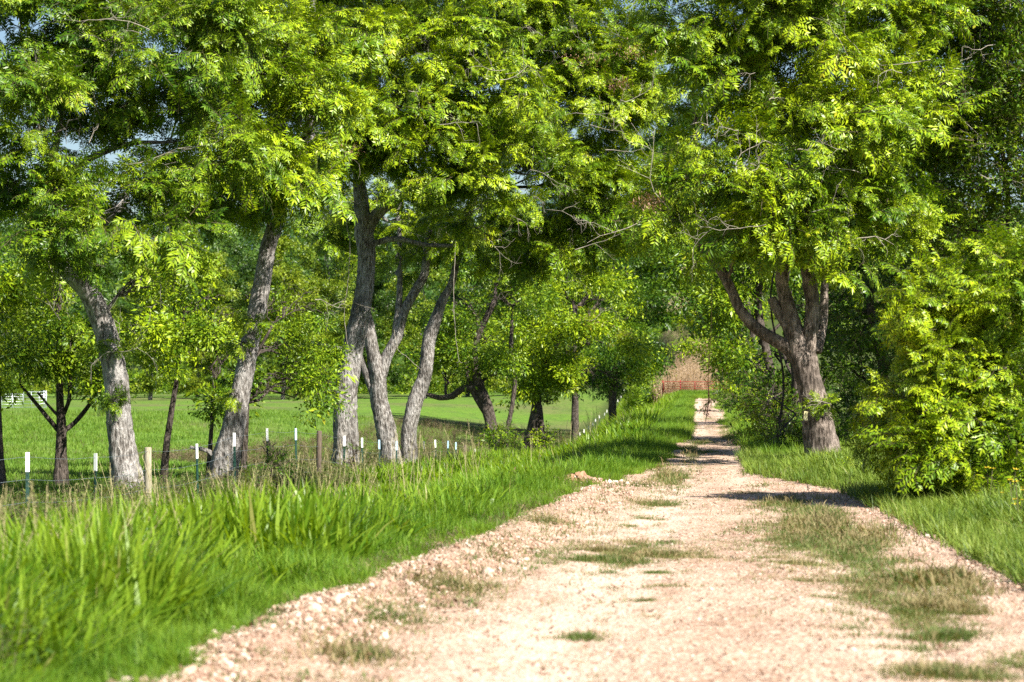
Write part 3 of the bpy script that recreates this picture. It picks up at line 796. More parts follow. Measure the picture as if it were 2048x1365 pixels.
place('gravel_right_edge', G['stone'], X, Y, rng.lognormal(-4.4, 0.4, len(X)), dz=0.008, tilt=0.5, label='pale stones along the right road edge', zf=rz)
# larger single stones one could pick up
st_src = None
for i in range(34):
    d = 12.8 + 20 * (i / 34) ** 1.3
    x = XL(d) + random.uniform(-0.1, 1.0)
    if st_src is None:
        o = G['stone'][0].nodes and bpy.data.objects.new('stone', bpy.data.meshes['pebble'])
        COL.objects.link(o); st_src = o
    else:
        o = st_src.copy(); COL.objects.link(o)
    s_ = random.uniform(0.022, 0.04)
    o.scale = (s_, s_, s_)
    o.location = (x, d, float(rz(x, d)) + s_ * 0.35)
    o.rotation_euler = (random.uniform(-.3, .3), random.uniform(-.3, .3), random.uniform(0, 6.28))
    tag(o, 'fist sized pale stone lying in the gravel ridge along the left road edge', 'stone', 'larger stones in the gravel ridge')

X, Y = area(420, 18, 37, lambda Y: XL(Y) - 0.30, lambda Y: XL(Y) + 0.12, 1.0)
place('dead_litter', G['weed_dry'], X, Y, rng.uniform(0.10, 0.30, len(X)), label='brown dead plant litter along the seam of grass and gravel')
X, Y = area(260, 30, 44, lambda Y: XR(Y) - 0.2, lambda Y: XR(Y) + 0.5, 1.0)
place('verge_litter', G['weed_dry'], X, Y, rng.uniform(0.10, 0.32, len(X)), label='brown litter at the right road edge below the forked tree')
# heap of earth and litter where the windrow ends
def mound(px, py, rx, ry, hh, label):
    d = H * F / (py - YH); c = P(px, py, d); c[2] = 0
    v, f = [], []
    nr, na = 14, 36
    for i in range(nr + 1):
        for j in range(na):
            a = j / na * 6.283; r = i / nr
            x, y = rx * r * math.cos(a), ry * r * math.sin(a)
            z = hh * (math.cos(min(1, r) * math.pi) * 0.5 + 0.5) * (1 + 0.45 * math.sin(x * 6 + 1) * math.sin(y * 5)) + random.gauss(0, 0.018) * (1 - r) - 0.06 * r
            v.append((x, y, z))
    for i in range(nr):
        for j in range(na):
            k = (j + 1) % na; f.append((i * na + j, i * na + k, (i + 1) * na + k, (i + 1) * na + j))
    root = empty('earth_heap', c, label, 'earth heap')
    mesh_obj('soil', v, f, M['pile'], root)
    n = 420; a = rng.uniform(0, 6.28, n); r = np.sqrt(rng.random(n)) * 1.05
    x, y = rx * r * np.cos(a), ry * r * np.sin(a); z = hh * (np.cos(np.minimum(1, r) * math.pi) * 0.5 + 0.5)
    scatter('stones', G['stone'], np.stack([x, y, z], -1), rng.uniform(0, 6, (n, 3)), rng.lognormal(-3.9, 0.4, n), root)
    return root
mound(1150, 975, 0.85, 1.5, 0.17, 'brown heap of earth and stones where the gravel ridge ends at the grass')
mound(880, 1105, 0.5, 1.0, 0.07, 'low brown strip of dead litter beside the left gravel edge')

# ------------------------------------------------------------------ trees
def bark_disp(amp, seed, flare=0.0, nflare=0.35, H_=3.0):
    r_ = np.random.default_rng(seed)
    ph = r_.uniform(0, 6.28, 12)
    def f(n, a):
        z = np.linspace(0, 1, n)[:, None] * H_ * 4
        A = a[None, :]
        d = 0
        for k in range(4):
            m = (5, 9, 14, 3)[k]; am = (0.30, 0.35, 0.35, 0.6)[k]
            d = d + am * np.abs(np.sin(m * A / 2 + 0.8 * np.sin(z * (0.5 + 0.33 * k) + ph[k]) + ph[k + 4]))
        d = d + 0.35 * r_.normal(0, 1, (n, len(a)))
        low = 0.9 * np.sin(2 * A + z * 0.35 + ph[8]) + 0.6 * np.sin(A * 3 - z * 0.6 + ph[9])
        fl = flare * np.exp(-np.linspace(0, 1, n)[:, None] / nflare * 3) * (1 + 0.35 * np.sin(5 * A + ph[10]) + 0.2 * np.sin(3 * A + ph[11]))
        return 1 + amp * (d - 0.9) + amp * 0.7 * low + fl
    return f
def limb(pts_px, d, off, mat, name='limb', parent=None, n=14, seed=0, amp=0.06, step=0.12, flare=0.0, ext=None):
    c = []
    for q in pts_px:
        dd = d + (q[3] if len(q) > 3 else 0)
        p = P(q[0], q[1], dd)
        c.append((*(p - off), max(0.012, q[2] * dd / F / 2)))
    s_ = spline(c, step)
    Lm = np.linalg.norm(np.diff(s_[:, :3], axis=0), axis=1).sum()
    v, f = tube_geo(s_[:, :3], np.maximum(s_[:, 3], 0.008), n, True, bark_disp(amp, seed, flare, 0.35, Lm))
    return mesh_obj(name, v, f, mat, parent, True), s_
def crooked(p0, p1, r0, r1, seg=7, jag=0.09):
    L = np.linalg.norm(p1 - p0); pts = []
    for i in range(seg + 1):
        t_ = i / seg; q = p0 + (p1 - p0) * t_ + np.array((0, 0, L * 0.10 * math.sin(t_ * math.pi)))
        if 0 < i < seg: q = q + np.array([random.gauss(0, jag * L * 0.5) for _ in range(3)])
        pts.append(q)
    return np.array(pts), np.linspace(r0, r1, seg + 1)
def dead_branch(origin, px, py, d, size, ang, parent, name='dead_branch', mat=None, rad=0.010):
    """bare crooked twigs starting at one point of the crown and forking"""
    mb = MB(); base = P(px, py, d) - origin
    def grow(p, a, el, L, r, lev):
        pts = [p.copy()]; q = p.copy()
        for i in range(5):
            a += random.gauss(0, 0.28); el += random.gauss(0, 0.22)
            q = q + np.array((math.cos(a) * math.cos(el), 0.5 * math.sin(a * 1.7) * math.cos(el), math.sin(el))) * L / 5
            pts.append(q.copy())
            if lev < 2 and i > 0 and random.random() < 0.75:
                grow(q, a + random.choice((-1, 1)) * random.uniform(0.3, 0.9), el + random.choice((-1, 1)) * random.uniform(0.3, 0.9), L * random.uniform(0.35, 0.6), r * 0.6, lev + 1)
        mb.tube(pts, np.linspace(r, r * 0.35, len(pts)), 5, 0, False)
    grow(base, ang, random.uniform(-0.2, 0.3), size, rad, 0)
    return mb.build(name, mat or M['dead'], parent)
DENS = 1.6
def crown_points(blobs, d, k, csize, scale, gap):
    Pn, Rn, Sn = [], [], []
    for b in blobs:
        cx, cy_, rx, ry = b[:4]; dd = b[4] if len(b) > 4 else 0; rd = b[5] if len(b) > 5 else None
        kk = (b[6] if len(b) > 6 else 1.0) * DENS
        D = d + dd
        c = P(cx, cy_, D); a, bb = rx * D / F, ry * D / F
        rd = rd if rd else max(1.0, 0.75 * (a + bb) / 2)
        n = int(k * kk * math.pi * a * bb)
        nc = max(1, n // 11)
        v = rng.normal(0, 1, (nc, 3)); v /= np.linalg.norm(v, axis=1)[:, None]
        v[:, 1] = np.where(rng.random(nc) < 0.65, -np.abs(v[:, 1]), v[:, 1])      # most leaves stand where the light comes in
        q = rng.uniform(0.45, 1.0, nc) ** 0.7
        cen = c + v * q[:, None] * np.array((a, rd, bb))
        # leave holes in the crown
        hole = np.sin(cen[:, 0] * 1.9 / csize * 0.6 + cx) * np.sin(cen[:, 2] * 2.3 / csize * 0.6 + cy_) + 0.5 * np.sin(cen[:, 0] * 4.1 + cen[:, 2] * 3.3)
        cen_v = v[hole < gap + .12]; cen = cen[hole < gap + .12]
        per = 11
        cs = min(csize, 1.3 * max(a, bb))
        for i in range(len(cen)):
            m = rng.poisson(per) + 2
            o = rng.normal(0, 1, (m, 3)); o /= np.linalg.norm(o, axis=1)[:, None]
            o[:, 2] = np.abs(o[:, 2]) * 0.9 - 0.25
            rr_ = cs * rng.uniform(0.2, 1.15, m)[:, None]
            Pn.append(cen[i] + o * rr_ * np.array((1, 1, 0.85)))
            dirv = o + 0.4 * cen_v[i] + rng.normal(0, 0.55, (m, 3))
            yaw = np.arctan2(dirv[:, 1], dirv[:, 0])
            pitch = np.clip(0.35 - 0.8 * dirv[:, 2] / (np.linalg.norm(dirv, axis=1) + 1e-6) + rng.normal(0, 0.45, m), -1.1, 1.4)
            Rn.append(np.stack([rng.normal(0, 0.7, m), pitch, yaw], -1))
            Sn.append(scale * (0.5 if max(a, bb) < 0.32 else 1.0) * rng.uniform(0.6, 1.0) * rng.uniform(0.7, 1.4, m))
    return np.concatenate(Pn), np.concatenate(Rn), np.concatenate(Sn)
NT_ = [0]
def tree(name, label, d, trunk, limbs, blobs, leaf, k=34, csize=0.55, scale=1.0, bk='bark', group=None, gap=0.75, flare=0.35, dead=(), webs=(), amp=0.09, nb=5, n=28, base_z=None, inner=True, cat='tree', twigs=0):
    NT_[0] += 1; sd = NT_[0]
    random.seed(1000 + sd)
    bx, by = trunk[0][0], trunk[0][1]
    X0 = (bx - CX) * d / F
    gz0 = float(terrain(X0, d)) if base_z is None else base_z
    off = np.array((X0, d, gz0))
    root = empty(name, off, label, cat, group)
    ygr = YH + (H - gz0 + 0.12) * F / d
    tr = [(bx, ygr, trunk[0][2])] + [q for q in trunk if q[1] < ygr - 5]
    bm_ = M[bk]
    o, sp = limb(tr, d, off, bm_, 'trunk', root, n, sd, amp, 0.08 if d < 80 else 0.25, flare)
    alls = [sp]
    for i, lb in enumerate(limbs):
        o, s2 = limb(lb, d, off, bm_, 'limb', root, max(8, n - 10), sd * 31 + i, amp, 0.1 if d < 80 else 0.3)
        alls.append(s2)
    allp = np.vstack(alls)
    if inner:
        for b in blobs:
            D = d + (b[4] if len(b) > 4 else 0)
            c = P(b[0], b[1], D) - off; a, bb = b[2] * D / F, b[3] * D / F
            cand = allp[allp[:, 2] < c[2] + 0.3] if (allp[:, 2] < c[2] + 0.3).any() else allp
            j = np.argmin(np.linalg.norm(cand[:, :3] - (c - np.array((0, 0, bb * 0.6))), axis=1))
            st = cand[j]
            mb = MB()
            r0 = min(st[3] * 0.75, 0.03 * max(a, bb) + 0.02)
            pts, rd = crooked(st[:3], c, r0, r0 * 0.5)
            mb.tube(pts, rd, 8, 0, False)
            for q in range(nb):
                t_ = random.uniform(0.3, 1.0); ii = int(t_ * (len(pts) - 1))
                v = np.array([random.gauss(0, 1) for _ in range(3)]); v /= np.linalg.norm(v)
                if v[2] < -0.2: v[2] *= -0.5
                e = c + v * np.array((a, min(a, bb, 2.5), bb)) * random.uniform(0.6, 0.95)
                p2, r2 = crooked(pts[ii], e, rd[ii] * 0.6, 0.008, 7, 0.1)
                mb.tube(p2, r2, 6, 0, False)
                for w_ in range(3):
                    jj = random.randint(2, 6); vv = np.array([random.gauss(0, 1) for _ in range(3)]) * 0.28 * a
                    p3, r3 = crooked(p2[jj], p2[jj] + vv, r2[jj] * 0.6, 0.005, 5, 0.1)
                    mb.tube(p3, r3, 4, 0, False)
            mb.build('branch', bm_, root, True)
    Pn, Rn, Sn = crown_points(blobs, d, k, csize, scale, gap)
    # keep leaves above the ground
    g = terrain(Pn[:, 0], Pn[:, 1]) + 0.05
    ok = Pn[:, 2] > g
    cr = scatter('crown', G[leaf], Pn[ok], Rn[ok], Sn[ok], root, off)
    for q in dead:
        dead_branch(off, q[0], q[1], d + q[4], q[2], q[3], root)
    if twigs:
        for i in range(twigs):
            b = random.choice(blobs); a_ = random.uniform(0, 6.28); q_ = random.uniform(0.2, 0.95)
            rd_ = b[5] if len(b) > 5 else 1.5
            dead_branch(off, b[0] + b[2] * q_ * math.cos(a_), b[1] + b[3] * q_ * math.sin(a_), d + b[4] - rd_ * math.sqrt(max(.05, 1 - q_ * q_)) - .25, random.uniform(.35, 1.0), random.uniform(0, 6.28), root, rad=random.uniform(.005, .009))
    for q in webs:
        c = P(q[0], q[1], d + q[3]) - off
        mb = MB(); s_ = q[2]
        for i in range(150):
            v = np.array([random.gauss(0, 0.4) for _ in range(3)]) * s_ * np.array((1.2, 0.7, 0.6))
            dv = np.array([random.gauss(0, 1) for _ in range(3)]); dv /= np.linalg.norm(dv)
            sv = np.cross(dv, (0, 0, 1)); sv /= np.linalg.norm(sv) + 1e-6
            leaflet(mb, c + v, dv, sv, np.array((0, 0, 1.)), random.uniform(0.06, 0.13), random.uniform(0.015, 0.035))
        mb.build('web_nest', M['web'], root)['kind'] = 'stuff'
    return root

exec_trees = True
grpL = 'pecan trees along the pasture fence'
tree('pecan_tree', 'curving grey trunked tree bending to the left, leftmost large trunk at the fence', 45,
     [(262, 1000, 66), (248, 930, 54), (240, 860, 48), (232, 760, 44), (210, 665, 42), (180, 590, 40), (135, 540, 36), (112, 500, 32), (60, 410, 30), (-15, 355, 24), (-120, 250, 16)],
     [[(125, 515, 26), (118, 440, 22), (105, 340, 16), (130, 200, 10)], [(60, 410, 20), (160, 330, 14), (250, 290, 10), (340, 285, 6)]],
     [(70, 250, 170, 110, -1, 2), (40, 70, 200, 120, 1, 2.5, .8), (230, 170, 150, 110, 1, 2, .8), (350, 90, 170, 120, 0, 2, 1), (230, 430, 170, 85, -1.5, 1.6), (90, 470, 110, 55, -1, 1.5), (400, 300, 130, 80, 0, 2), (320, 560, 50, 40, 0, .8, .6),
      (238, 700, 22, 26, -.5, .3, 1.2), (232, 795, 16, 16, -.5, .3, .7), (-60, 350, 110, 160, 0, 2)],
     'pin_green', group=grpL, twigs=10, bk='bark', k=30, dead=[(120, 560, .5, 2.8, -.4), (250, 330, 1.3, 0.1, -1.5), (60, 160, 1.2, 0.5, -1.8), (300, 60, 1.2, 2.2, -1.8)])
tree('pecan_tree', 'tall pale grey tree leaning right, its foot behind the white tipped post at the fence', 50,
     [(440, 1000, 60), (448, 940, 50), (466, 860, 44), (480, 790, 38), (500, 690, 34), (518, 600, 33), (535, 500, 31), (556, 430, 33), (562, 330, 28), (556, 230, 24), (570, 130, 22), (585, 40, 18), (600, -90, 14)],
     [[(556, 430, 20), (600, 330, 16), (625, 180, 16), (622, 60, 16), (630, -60, 12)], [(560, 300, 14), (500, 240, 12), (420, 150, 8)], [(442, 940, 10), (420, 905, 9), (380, 895, 6)]],
     [(470, 60, 160, 120, 0, 2.4, 1), (620, 40, 140, 110, 1.5, 2, .8), (470, 210, 110, 90, -1, 1.8), (500, 350, 100, 75, -1.5, 1.6), (570, 330, 80, 90, -1.8, 1.0), (585, 120, 90, 120, -1.8, 1.2), (640, 230, 70, 80, -1.5, 1), (600, 250, 90, 90, 1.5, 1.5, .7), (430, 380, 110, 70, -1, 1.6), (330, 20, 120, 90, 0, 2), (500, -120, 300, 100, 0, 3, .6),
      (512, 640, 20, 22, -.4, .3, 1.2), (482, 690, 16, 14, -.4, .3, 1.2), (470, 790, 16, 12, -.4, .3, .6)],
     'pin_pecan', group=grpL, twigs=10, k=28, dead=[(520, 240, 1.2, 2.6, -1.8), (640, 190, 1.5, 1.1, -.5)])
tree('pecan_tree', 'stout forked grey tree with a stub limb reaching right, behind the dark wooden post', 64,
     [(690, 1000, 52), (691, 900, 43), (692, 800, 40), (702, 720, 40), (716, 650, 40), (728, 590, 36), (733, 520, 33), (728, 470, 34), (722, 400, 28), (712, 300, 22), (705, 180, 18), (770, 60, 14), (775, -50, 10)],
     [[(731, 490, 22), (745, 440, 24), (780, 408, 20), (830, 380, 15), (868, 370, 12), (930, 300, 9)], [(738, 490, 12), (790, 478, 11), (850, 490, 9), (905, 492, 7)], [(698, 702, 11), (660, 693, 8), (620, 684, 6)], [(705, 200, 14), (760, 130, 14), (860, 90, 16, -1), (915, 62, 16, -1.5)]],
     [(690, 290, 110, 90, -2, 1.6), (800, 250, 130, 100, -2, 1.8), (700, 130, 120, 100, 1, 2, .8), (850, 90, 150, 90, -1, 2), (880, 320, 130, 90, -1.5, 2), (980, 210, 140, 110, -1, 2.2), (620, 330, 80, 60, -2, 1), (960, 390, 130, 60, 0, 2), (780, -60, 300, 90, 0, 3, .6), (742, 625, 16, 10, -.5, .3, .6)],
     'pin_pecan', group=grpL, twigs=22, k=30, gap=0.8, dead=[(880, 250, 1.0, 0.3, -4), (1000, 160, 1.2, 0.6, -3.5), (700, 400, .8, 1, -3), (1010, 140, .9, 2.2, -3.5)], webs=[(690, 300, .5, -4.2)])
tree('pecan_tree', 'twin stemmed grey tree whose two trunks spread in a V from one base', 72,
     [(800, 975, 58), (786, 920, 40), (772, 860, 36), (758, 800, 34), (755, 750, 34), (745, 700, 27), (735, 650, 26), (722, 600, 18)],
     [[(812, 985, 52), (818, 920, 36), (818, 860, 32), (832, 800, 30), (850, 750, 26), (856, 690, 26), (868, 650, 26), (886, 600, 19), (905, 560, 15), (930, 450, 12), (980, 330, 9)],
      [(757, 760, 26), (775, 710, 22), (795, 670, 22), (810, 620, 20), (835, 575, 18), (850, 540, 16), (860, 440, 13)], [(792, 665, 16), (798, 600, 13), (800, 530, 10), (798, 440, 8)], [(752, 800, 16), (735, 755, 16), (722, 722, 14), (715, 690, 10)]],
     [(880, 470, 90, 60, 0, 2, .7), (790, 420, 90, 55, 2.5, 1.5, .7), (680, 440, 60, 45, 3, 1.3, .6), (1000, 480, 110, 60, 0, 2), (1060, 350, 150, 90, -1, 2.5), (1150, 220, 150, 120, 0, 2.5), (1120, 60, 170, 110, 1, 3), (1230, 400, 120, 90, 0, 2), (960, 40, 150, 90, 2, 2), (800, 520, 80, 60, 2, 1.5, .5), (1230, 130, 110, 110, 0, 2), (1110, 480, 120, 50, 0, 2), (1080, -100, 320, 90, 1, 3, .6)],
     'pin_pecan', group=grpL, twigs=22, k=30, gap=0.8,
     dead=[(960, 480, 1.1, -.8, -3), (1130, 230, 1.6, .2, -4), (1180, 250, 1.6, -.2, -4), (1210, 300, 1.4, .5, -3.5), (1060, 340, 1.0, .2, -4), (1090, 420, 1.4, -.5, -3), (1240, 200, 1.2, .3, -3.5), (940, 330, .9, -.9, -3.5), (1150, 500, 1.5, .3, -3), (1020, 430, .8, .8, -3), (900, 620, .4, -1, -1)], webs=[(1165, 120, .75, -3.8), (1270, 105, .6, -3.5), (1300, 403, .5, -2.5), (1240, 170, .4, -3.5)])
# hanging vine stem
mbv = MB(); off = Vector((0, 0, 0))
# young trees standing in the pasture just behind the fence
grpP = 'young trees in the pasture behind the fence'
tree('young_tree', 'small dark trunked tree with a V of low limbs, left of the curving trunk', 60,
     [(122, 960, 24), (122, 900, 20), (123, 850, 18), (120, 800, 15), (118, 700, 12), (118, 600, 9), (120, 520, 5)],
     [[(123, 868, 10), (95, 835, 9), (62, 795, 7), (40, 770, 5)], [(124, 866, 10), (150, 845, 9), (175, 815, 8), (192, 790, 6)], [(123, 840, 8), (138, 800, 8), (140, 760, 7), (142, 680, 5)], [(120, 835, 7), (100, 815, 5), (75, 785, 4)]],
     [(110, 600, 100, 75, 0, 2), (50, 680, 95, 60, 0, 2), (150, 690, 75, 55, -1, 1.5), (110, 750, 120, 38, 0, 1.6), (40, 560, 80, 60, 1, 1.5), (150, 540, 70, 50, 1, 1.5), (200, 760, 30, 30, 0, .7)],
     'mid_green', bk='bark_dark', group=grpP, k=11, csize=0.6, scale=0.85, dead=[(60, 500, 1.3, .6, -2), (180, 620, 1.2, .8, -2), (120, 640, .8, 1.6, -2)])
tree('young_tree', 'slim leaning young tree between the two large left trunks', 60,
     [(328, 960, 15), (332, 900, 13), (342, 830, 11), (352, 770, 9), (360, 700, 7), (368, 620, 5)], [],
     [(330, 640, 75, 60, 0, 1.6), (380, 700, 85, 55, 0, 1.6), (300, 700, 55, 45, 0, 1.4), (400, 610, 80, 60, 1, 1.6), (340, 560, 90, 50, 1, 1.6)],
     'mid_pecan', bk='bark_dark', group=grpP, k=11, csize=0.55, scale=0.85)
tree('young_tree', 'thin dark sapling just left of the foot of the leaning grey tree', 57,
     [(417, 960, 11), (420, 900, 9), (424, 840, 7), (428, 760, 5)], [],
     [(430, 740, 50, 50, 0, 1.2), (420, 820, 30, 28, 0, .8), (470, 690, 60, 45, 1, 1.2), (430, 640, 60, 45, 1, 1.2)],
     'mid_green', bk='bark_dark', group=grpP, k=11, csize=0.5, scale=0.85)
tree('young_tree', 'young tree crown right of the leaning grey trunk with a thin bare stem', 56,
     [(486, 960, 13), (490, 890, 11), (494, 820, 9), (500, 740, 7), (540, 660, 5)], [],
     [(560, 700, 70, 55, 1, 1.6), (540, 780, 55, 40, 0, 1.3), (600, 620, 80, 55, 1, 1.6), (530, 600, 50, 50, 2, 1.2), (640, 740, 60, 50, 2, 1.3), (655, 790, 45, 34, 2, 1.2), (590, 770, 40, 30, 1, 1.1)],
     'mid_green', bk='bark_dark', group=grpP, k=11, csize=0.55, scale=0.85, dead=[(630, 600, .9, .5, -1.8)])
tree('young_tree', 'dark trunk at the left picture edge with leaves above the metal panels', 58,
     [(2, 960, 18), (-2, 880, 14), (-4, 800, 12), (-6, 700, 8)], [],
     [(-30, 620, 80, 90, 0, 1.6), (-40, 730, 60, 50, 0, 1.3)], 'mid_pecan', bk='bark_dark', group=grpP, k=11, csize=0.5, scale=0.85)
# trees down the fence, middle of the picture
grpM = 'trees along the lower end of the fence'
tree('fence_tree', 'dark leaning tree with a horizontal limb reaching left over the pasture', 104,
     [(1002, 950, 26), (990, 890, 23), (980, 840, 22), (968, 800, 24), (955, 760, 18), (950, 690, 14), (990, 600, 10)],
     [[(968, 792, 16), (950, 778, 15), (925, 778, 14), (905, 792, 13), (880, 796, 11), (850, 788, 8)], [(975, 830, 14), (955, 800, 12), (940, 770, 10), (930, 720, 8)], [(1012, 950, 10), (1012, 880, 9), (1026, 800, 9), (1030, 750, 9), (1022, 700, 8), (1024, 640, 6)]],
     [(960, 680, 90, 60, 0, 3), (940, 610, 90, 60, 1, 3), (1030, 600, 90, 70, -1, 3), (890, 740, 70, 40, 1, 2.5), (990, 745, 70, 32, 0, 2.5), (1010, 520, 110, 60, 1, 3), (1010, 880, 40, 34, -1, 1.2, .5)],
     'mid_green', bk='bark_dark', group=grpM, k=6, csize=0.8, scale=1.2, flare=0.2)
tree('fence_tree', 'dark cluster of three thin leaning stems under a broad low crown', 122,
     [(1040, 930, 24), (1058, 880, 20), (1072, 820, 20), (1078, 760, 18), (1110, 690, 14), (1150, 630, 10)],
     [[(1070, 930, 16), (1070, 870, 14), (1072, 815, 12)], [(1088, 930, 14), (1084, 870, 13), (1078, 810, 12)], [(1075, 780, 14), (1100, 760, 12), (1135, 720, 10), (1180, 680, 7)]],
     [(1090, 640, 110, 70, -1, 3.5), (1180, 690, 110, 55, -1, 3), (1080, 740, 90, 36, 0, 3), (1040, 768, 50, 24, 0, 2), (1000, 700, 80, 50, 1, 2.5), (1120, 790, 40, 18, 1, 2), (1150, 755, 80, 28, 0, 3), (1230, 760, 60, 28, -1, 3), (1180, 590, 110, 70, 1, 3.5), (1090, 540, 110, 60, 2, 3), (1100, 870, 24, 30, 0, 1, .5)],
     'mid_pecan', bk='bark_dark', group=grpM, k=6, csize=0.85, scale=1.2, flare=0.2, dead=[(1170, 640, 1.6, .3, -4), (1120, 560, 1.8, .4, -4), (1190, 480, 1.8, .2, -3)], webs=[(1185, 640, .9, -4.2), (1250, 670, .6, -3)])
tree('fence_tree', 'dark dense tree at the far end of the fence left of the gate', 165,
     [(1225, 800, 16), (1228, 740, 13), (1232, 680, 9)], [],
     [(1250, 700, 75, 55, -1, 4), (1297, 728, 22, 40, 0, 2.5, 1.6), (1200, 740, 60, 30, 0, 3), (1285, 700, 45, 60, 3, 4), (1240, 770, 60, 24, 4, 3), (1265, 620, 65, 70, 1, 4), (1285, 745, 32, 30, -1, 2), (1170, 750, 60, 26, 2, 3), (1250, 530, 80, 70, 2, 4)],
     'mid_dark', bk='bark_dark', group=grpM, k=4.5, csize=1.1, scale=1.6, flare=0.1)
tree('fence_tree', 'mid green tree filling the gap above the road left of the gate', 185,
     [(1150, 800, 14), (1150, 740, 12), (1150, 680, 8)], [],
     [(1130, 700, 90, 60, 0, 4), (1060, 730, 60, 30, 0, 3), (1300, 560, 60, 90, 2, 4), (1280, 470, 80, 70, 2, 4), (1180, 440, 110, 60, 2, 4), (1110, 610, 90, 60, 3, 4)],
     'mid_green', bk='bark_dark', group=grpM, k=4.5, csize=1.1, scale=1.6, flare=0.1)
# right side of the road
R1 = tree('pecan_tree', 'massive forked brown trunk with a crooked limb reaching left over the road', 43,
     [(1652, 960, 80), (1648, 920, 68), (1640, 870, 60), (1630, 810, 54), (1616, 755, 52), (1604, 710, 50), (1592, 675, 40), (1582, 640, 32), (1572, 600, 27), (1564, 560, 24), (1568, 500, 24), (1560, 400, 16), (1540, 300, 10)],
     [[(1612, 725, 36), (1620, 670, 32), (1624, 620, 29), (1620, 570, 28), (1612, 530, 24), (1612, 480, 18), (1640, 400, 14), (1690, 280, 10), (1740, 120, 8)],
      [(1604, 728, 34), (1580, 700, 28), (1550, 680, 25), (1510, 655, 24), (1480, 620, 22), (1462, 580, 21), (1440, 540, 20), (1415, 508, 20), (1398, 480, 18), (1400, 440, 15), (1388, 400, 13), (1375, 350, 9), (1390, 250, 7), (1380, 120, 5)],
      [(1588, 670, 26), (1568, 640, 24), (1550, 612, 20), (1542, 596, 16)], [(1632, 705, 22, .5), (1646, 640, 18, .7), (1650, 560, 15, .8), (1665, 440, 14, .8), (1760, 320, 9)], [(1405, 450, 8), (1440, 420, 7), (1490, 415, 5), (1520, 417, 4)]],
     [(1590, 430, 160, 90, -1.4, 1.6, 1.1), (1480, 330, 130, 85, -1, 1.6), (1640, 290, 170, 110, -1, 1.8), (1560, 150, 180, 110, 0, 2), (1750, 180, 140, 120, 0, 2, .8), (1730, 420, 120, 100, 0, 1.6), (1440, 180, 110, 110, 0, 1.8, .7), (1460, 50, 180, 90, 0, 2), (1510, 500, 80, 40, -1.2, 1), (1700, 20, 200, 90, 1, 2), (1345, 430, 70, 55, -.6, 1, .8), (1650, 520, 70, 36, -1, .8, .7), (1660, 815, 12, 8, -.45, .15, .9), (1560, -120, 360, 110, 0, 3, .6)],
     'pin_pecan', twigs=26, bk='bark_brown', group='pecan trees beside the road', k=36, scale=.88, amp=0.10, flare=0.22, gap=0.8,
     dead=[(1340, 420, 1.2, 2.9, -1.6), (1310, 440, 1.3, 2.6, -1.4), (1470, 330, .9, 1.5, -2.4), (1590, 300, .8, 1, -2.4), (1620, 500, .9, 1.7, -2), (1700, 480, .9, .3, -2), (1860, 120, 1.6, 2.9, -1.5), (1380, 250, .9, .8, -1.8), (1460, 430, .8, .2, -1.8), (1560, 350, .8, 2, -2.4)], webs=[(1300, 404, .3, -1.6), (1390, 400, .4, -1.2), (1380, 365, .35, -1)])
grpR = 'trees of the dense wood edge on the right'
def hedge(label, d, bx, blobs, leaf, k=13, scale=0.95, cs=0.6, dead=(), tw=26):
    return tree('wood_edge_tree', label, d, [(bx, 1000, tw), (bx + 5, 900, tw * .8), (bx + 22, 760, tw * .7), (bx - 4, 600, tw * .55), (bx + 26, 430, tw * .4), (bx + 12, 280, tw * .3)], [], blobs, leaf, bk='bark_dark', group=grpR, k=k, csize=cs, scale=scale, dead=dead, flare=0.2, gap=0.9)
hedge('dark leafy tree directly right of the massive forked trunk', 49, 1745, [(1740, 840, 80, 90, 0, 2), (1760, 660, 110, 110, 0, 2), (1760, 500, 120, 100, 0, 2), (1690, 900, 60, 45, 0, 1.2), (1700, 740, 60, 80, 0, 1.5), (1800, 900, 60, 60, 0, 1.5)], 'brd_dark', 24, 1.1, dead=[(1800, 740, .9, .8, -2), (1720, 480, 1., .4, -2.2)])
hedge('tall green tree at the right picture edge with bare twigs on top', 47, 1990, [(1950, 120, 130, 120, 0, 2), (1990, 320, 120, 120, 0, 2), (1850, 240, 100, 120, 0, 2), (1860, 420, 110, 100, 0, 2), (1960, 500, 120, 80, 0, 2), (2080, 200, 80, 200, 0, 2), (1850, 60, 120, 90, 1, 2), (1950, -80, 260, 80, 1, 2, .5), (1960, 200, 110, 110, -1, 1.5), (1930, 20, 140, 80, -1, 1.5)], 'brd_green', 38, 1.1, dead=[(1930, 60, 1.6, 2.8, -2.3), (2020, 20, 1.4, 1.4, -2.3), (1960, 350, 1.4, 1.3, -2.3), (1850, 130, 1.3, .4, -2.2), (1900, 230, 1.2, .2, -2.2), (1990, 90, 1.2, 2.5, -2.3)])
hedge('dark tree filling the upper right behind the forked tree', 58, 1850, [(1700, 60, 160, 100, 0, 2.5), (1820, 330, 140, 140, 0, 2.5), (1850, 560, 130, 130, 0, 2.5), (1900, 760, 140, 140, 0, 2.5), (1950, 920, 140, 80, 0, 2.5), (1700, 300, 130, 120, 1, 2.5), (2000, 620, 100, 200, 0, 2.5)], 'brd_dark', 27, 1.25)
hedge('shaded bush mass behind the foot of the forked trunk', 56, 1570, [(1570, 850, 75, 80, 0, 2.2), (1520, 780, 60, 70, 2, 2.2), (1660, 760, 80, 120, 2, 2.2), (1560, 720, 60, 60, 3, 2), (1590, 925, 70, 30, -3, 1.2), (1560, 880, 50, 60, 0, 1.5), (1700, 900, 60, 50, 0, 1.5), (1700, 620, 120, 100, 3, 2)], 'brd_dark', 22, 1.15)
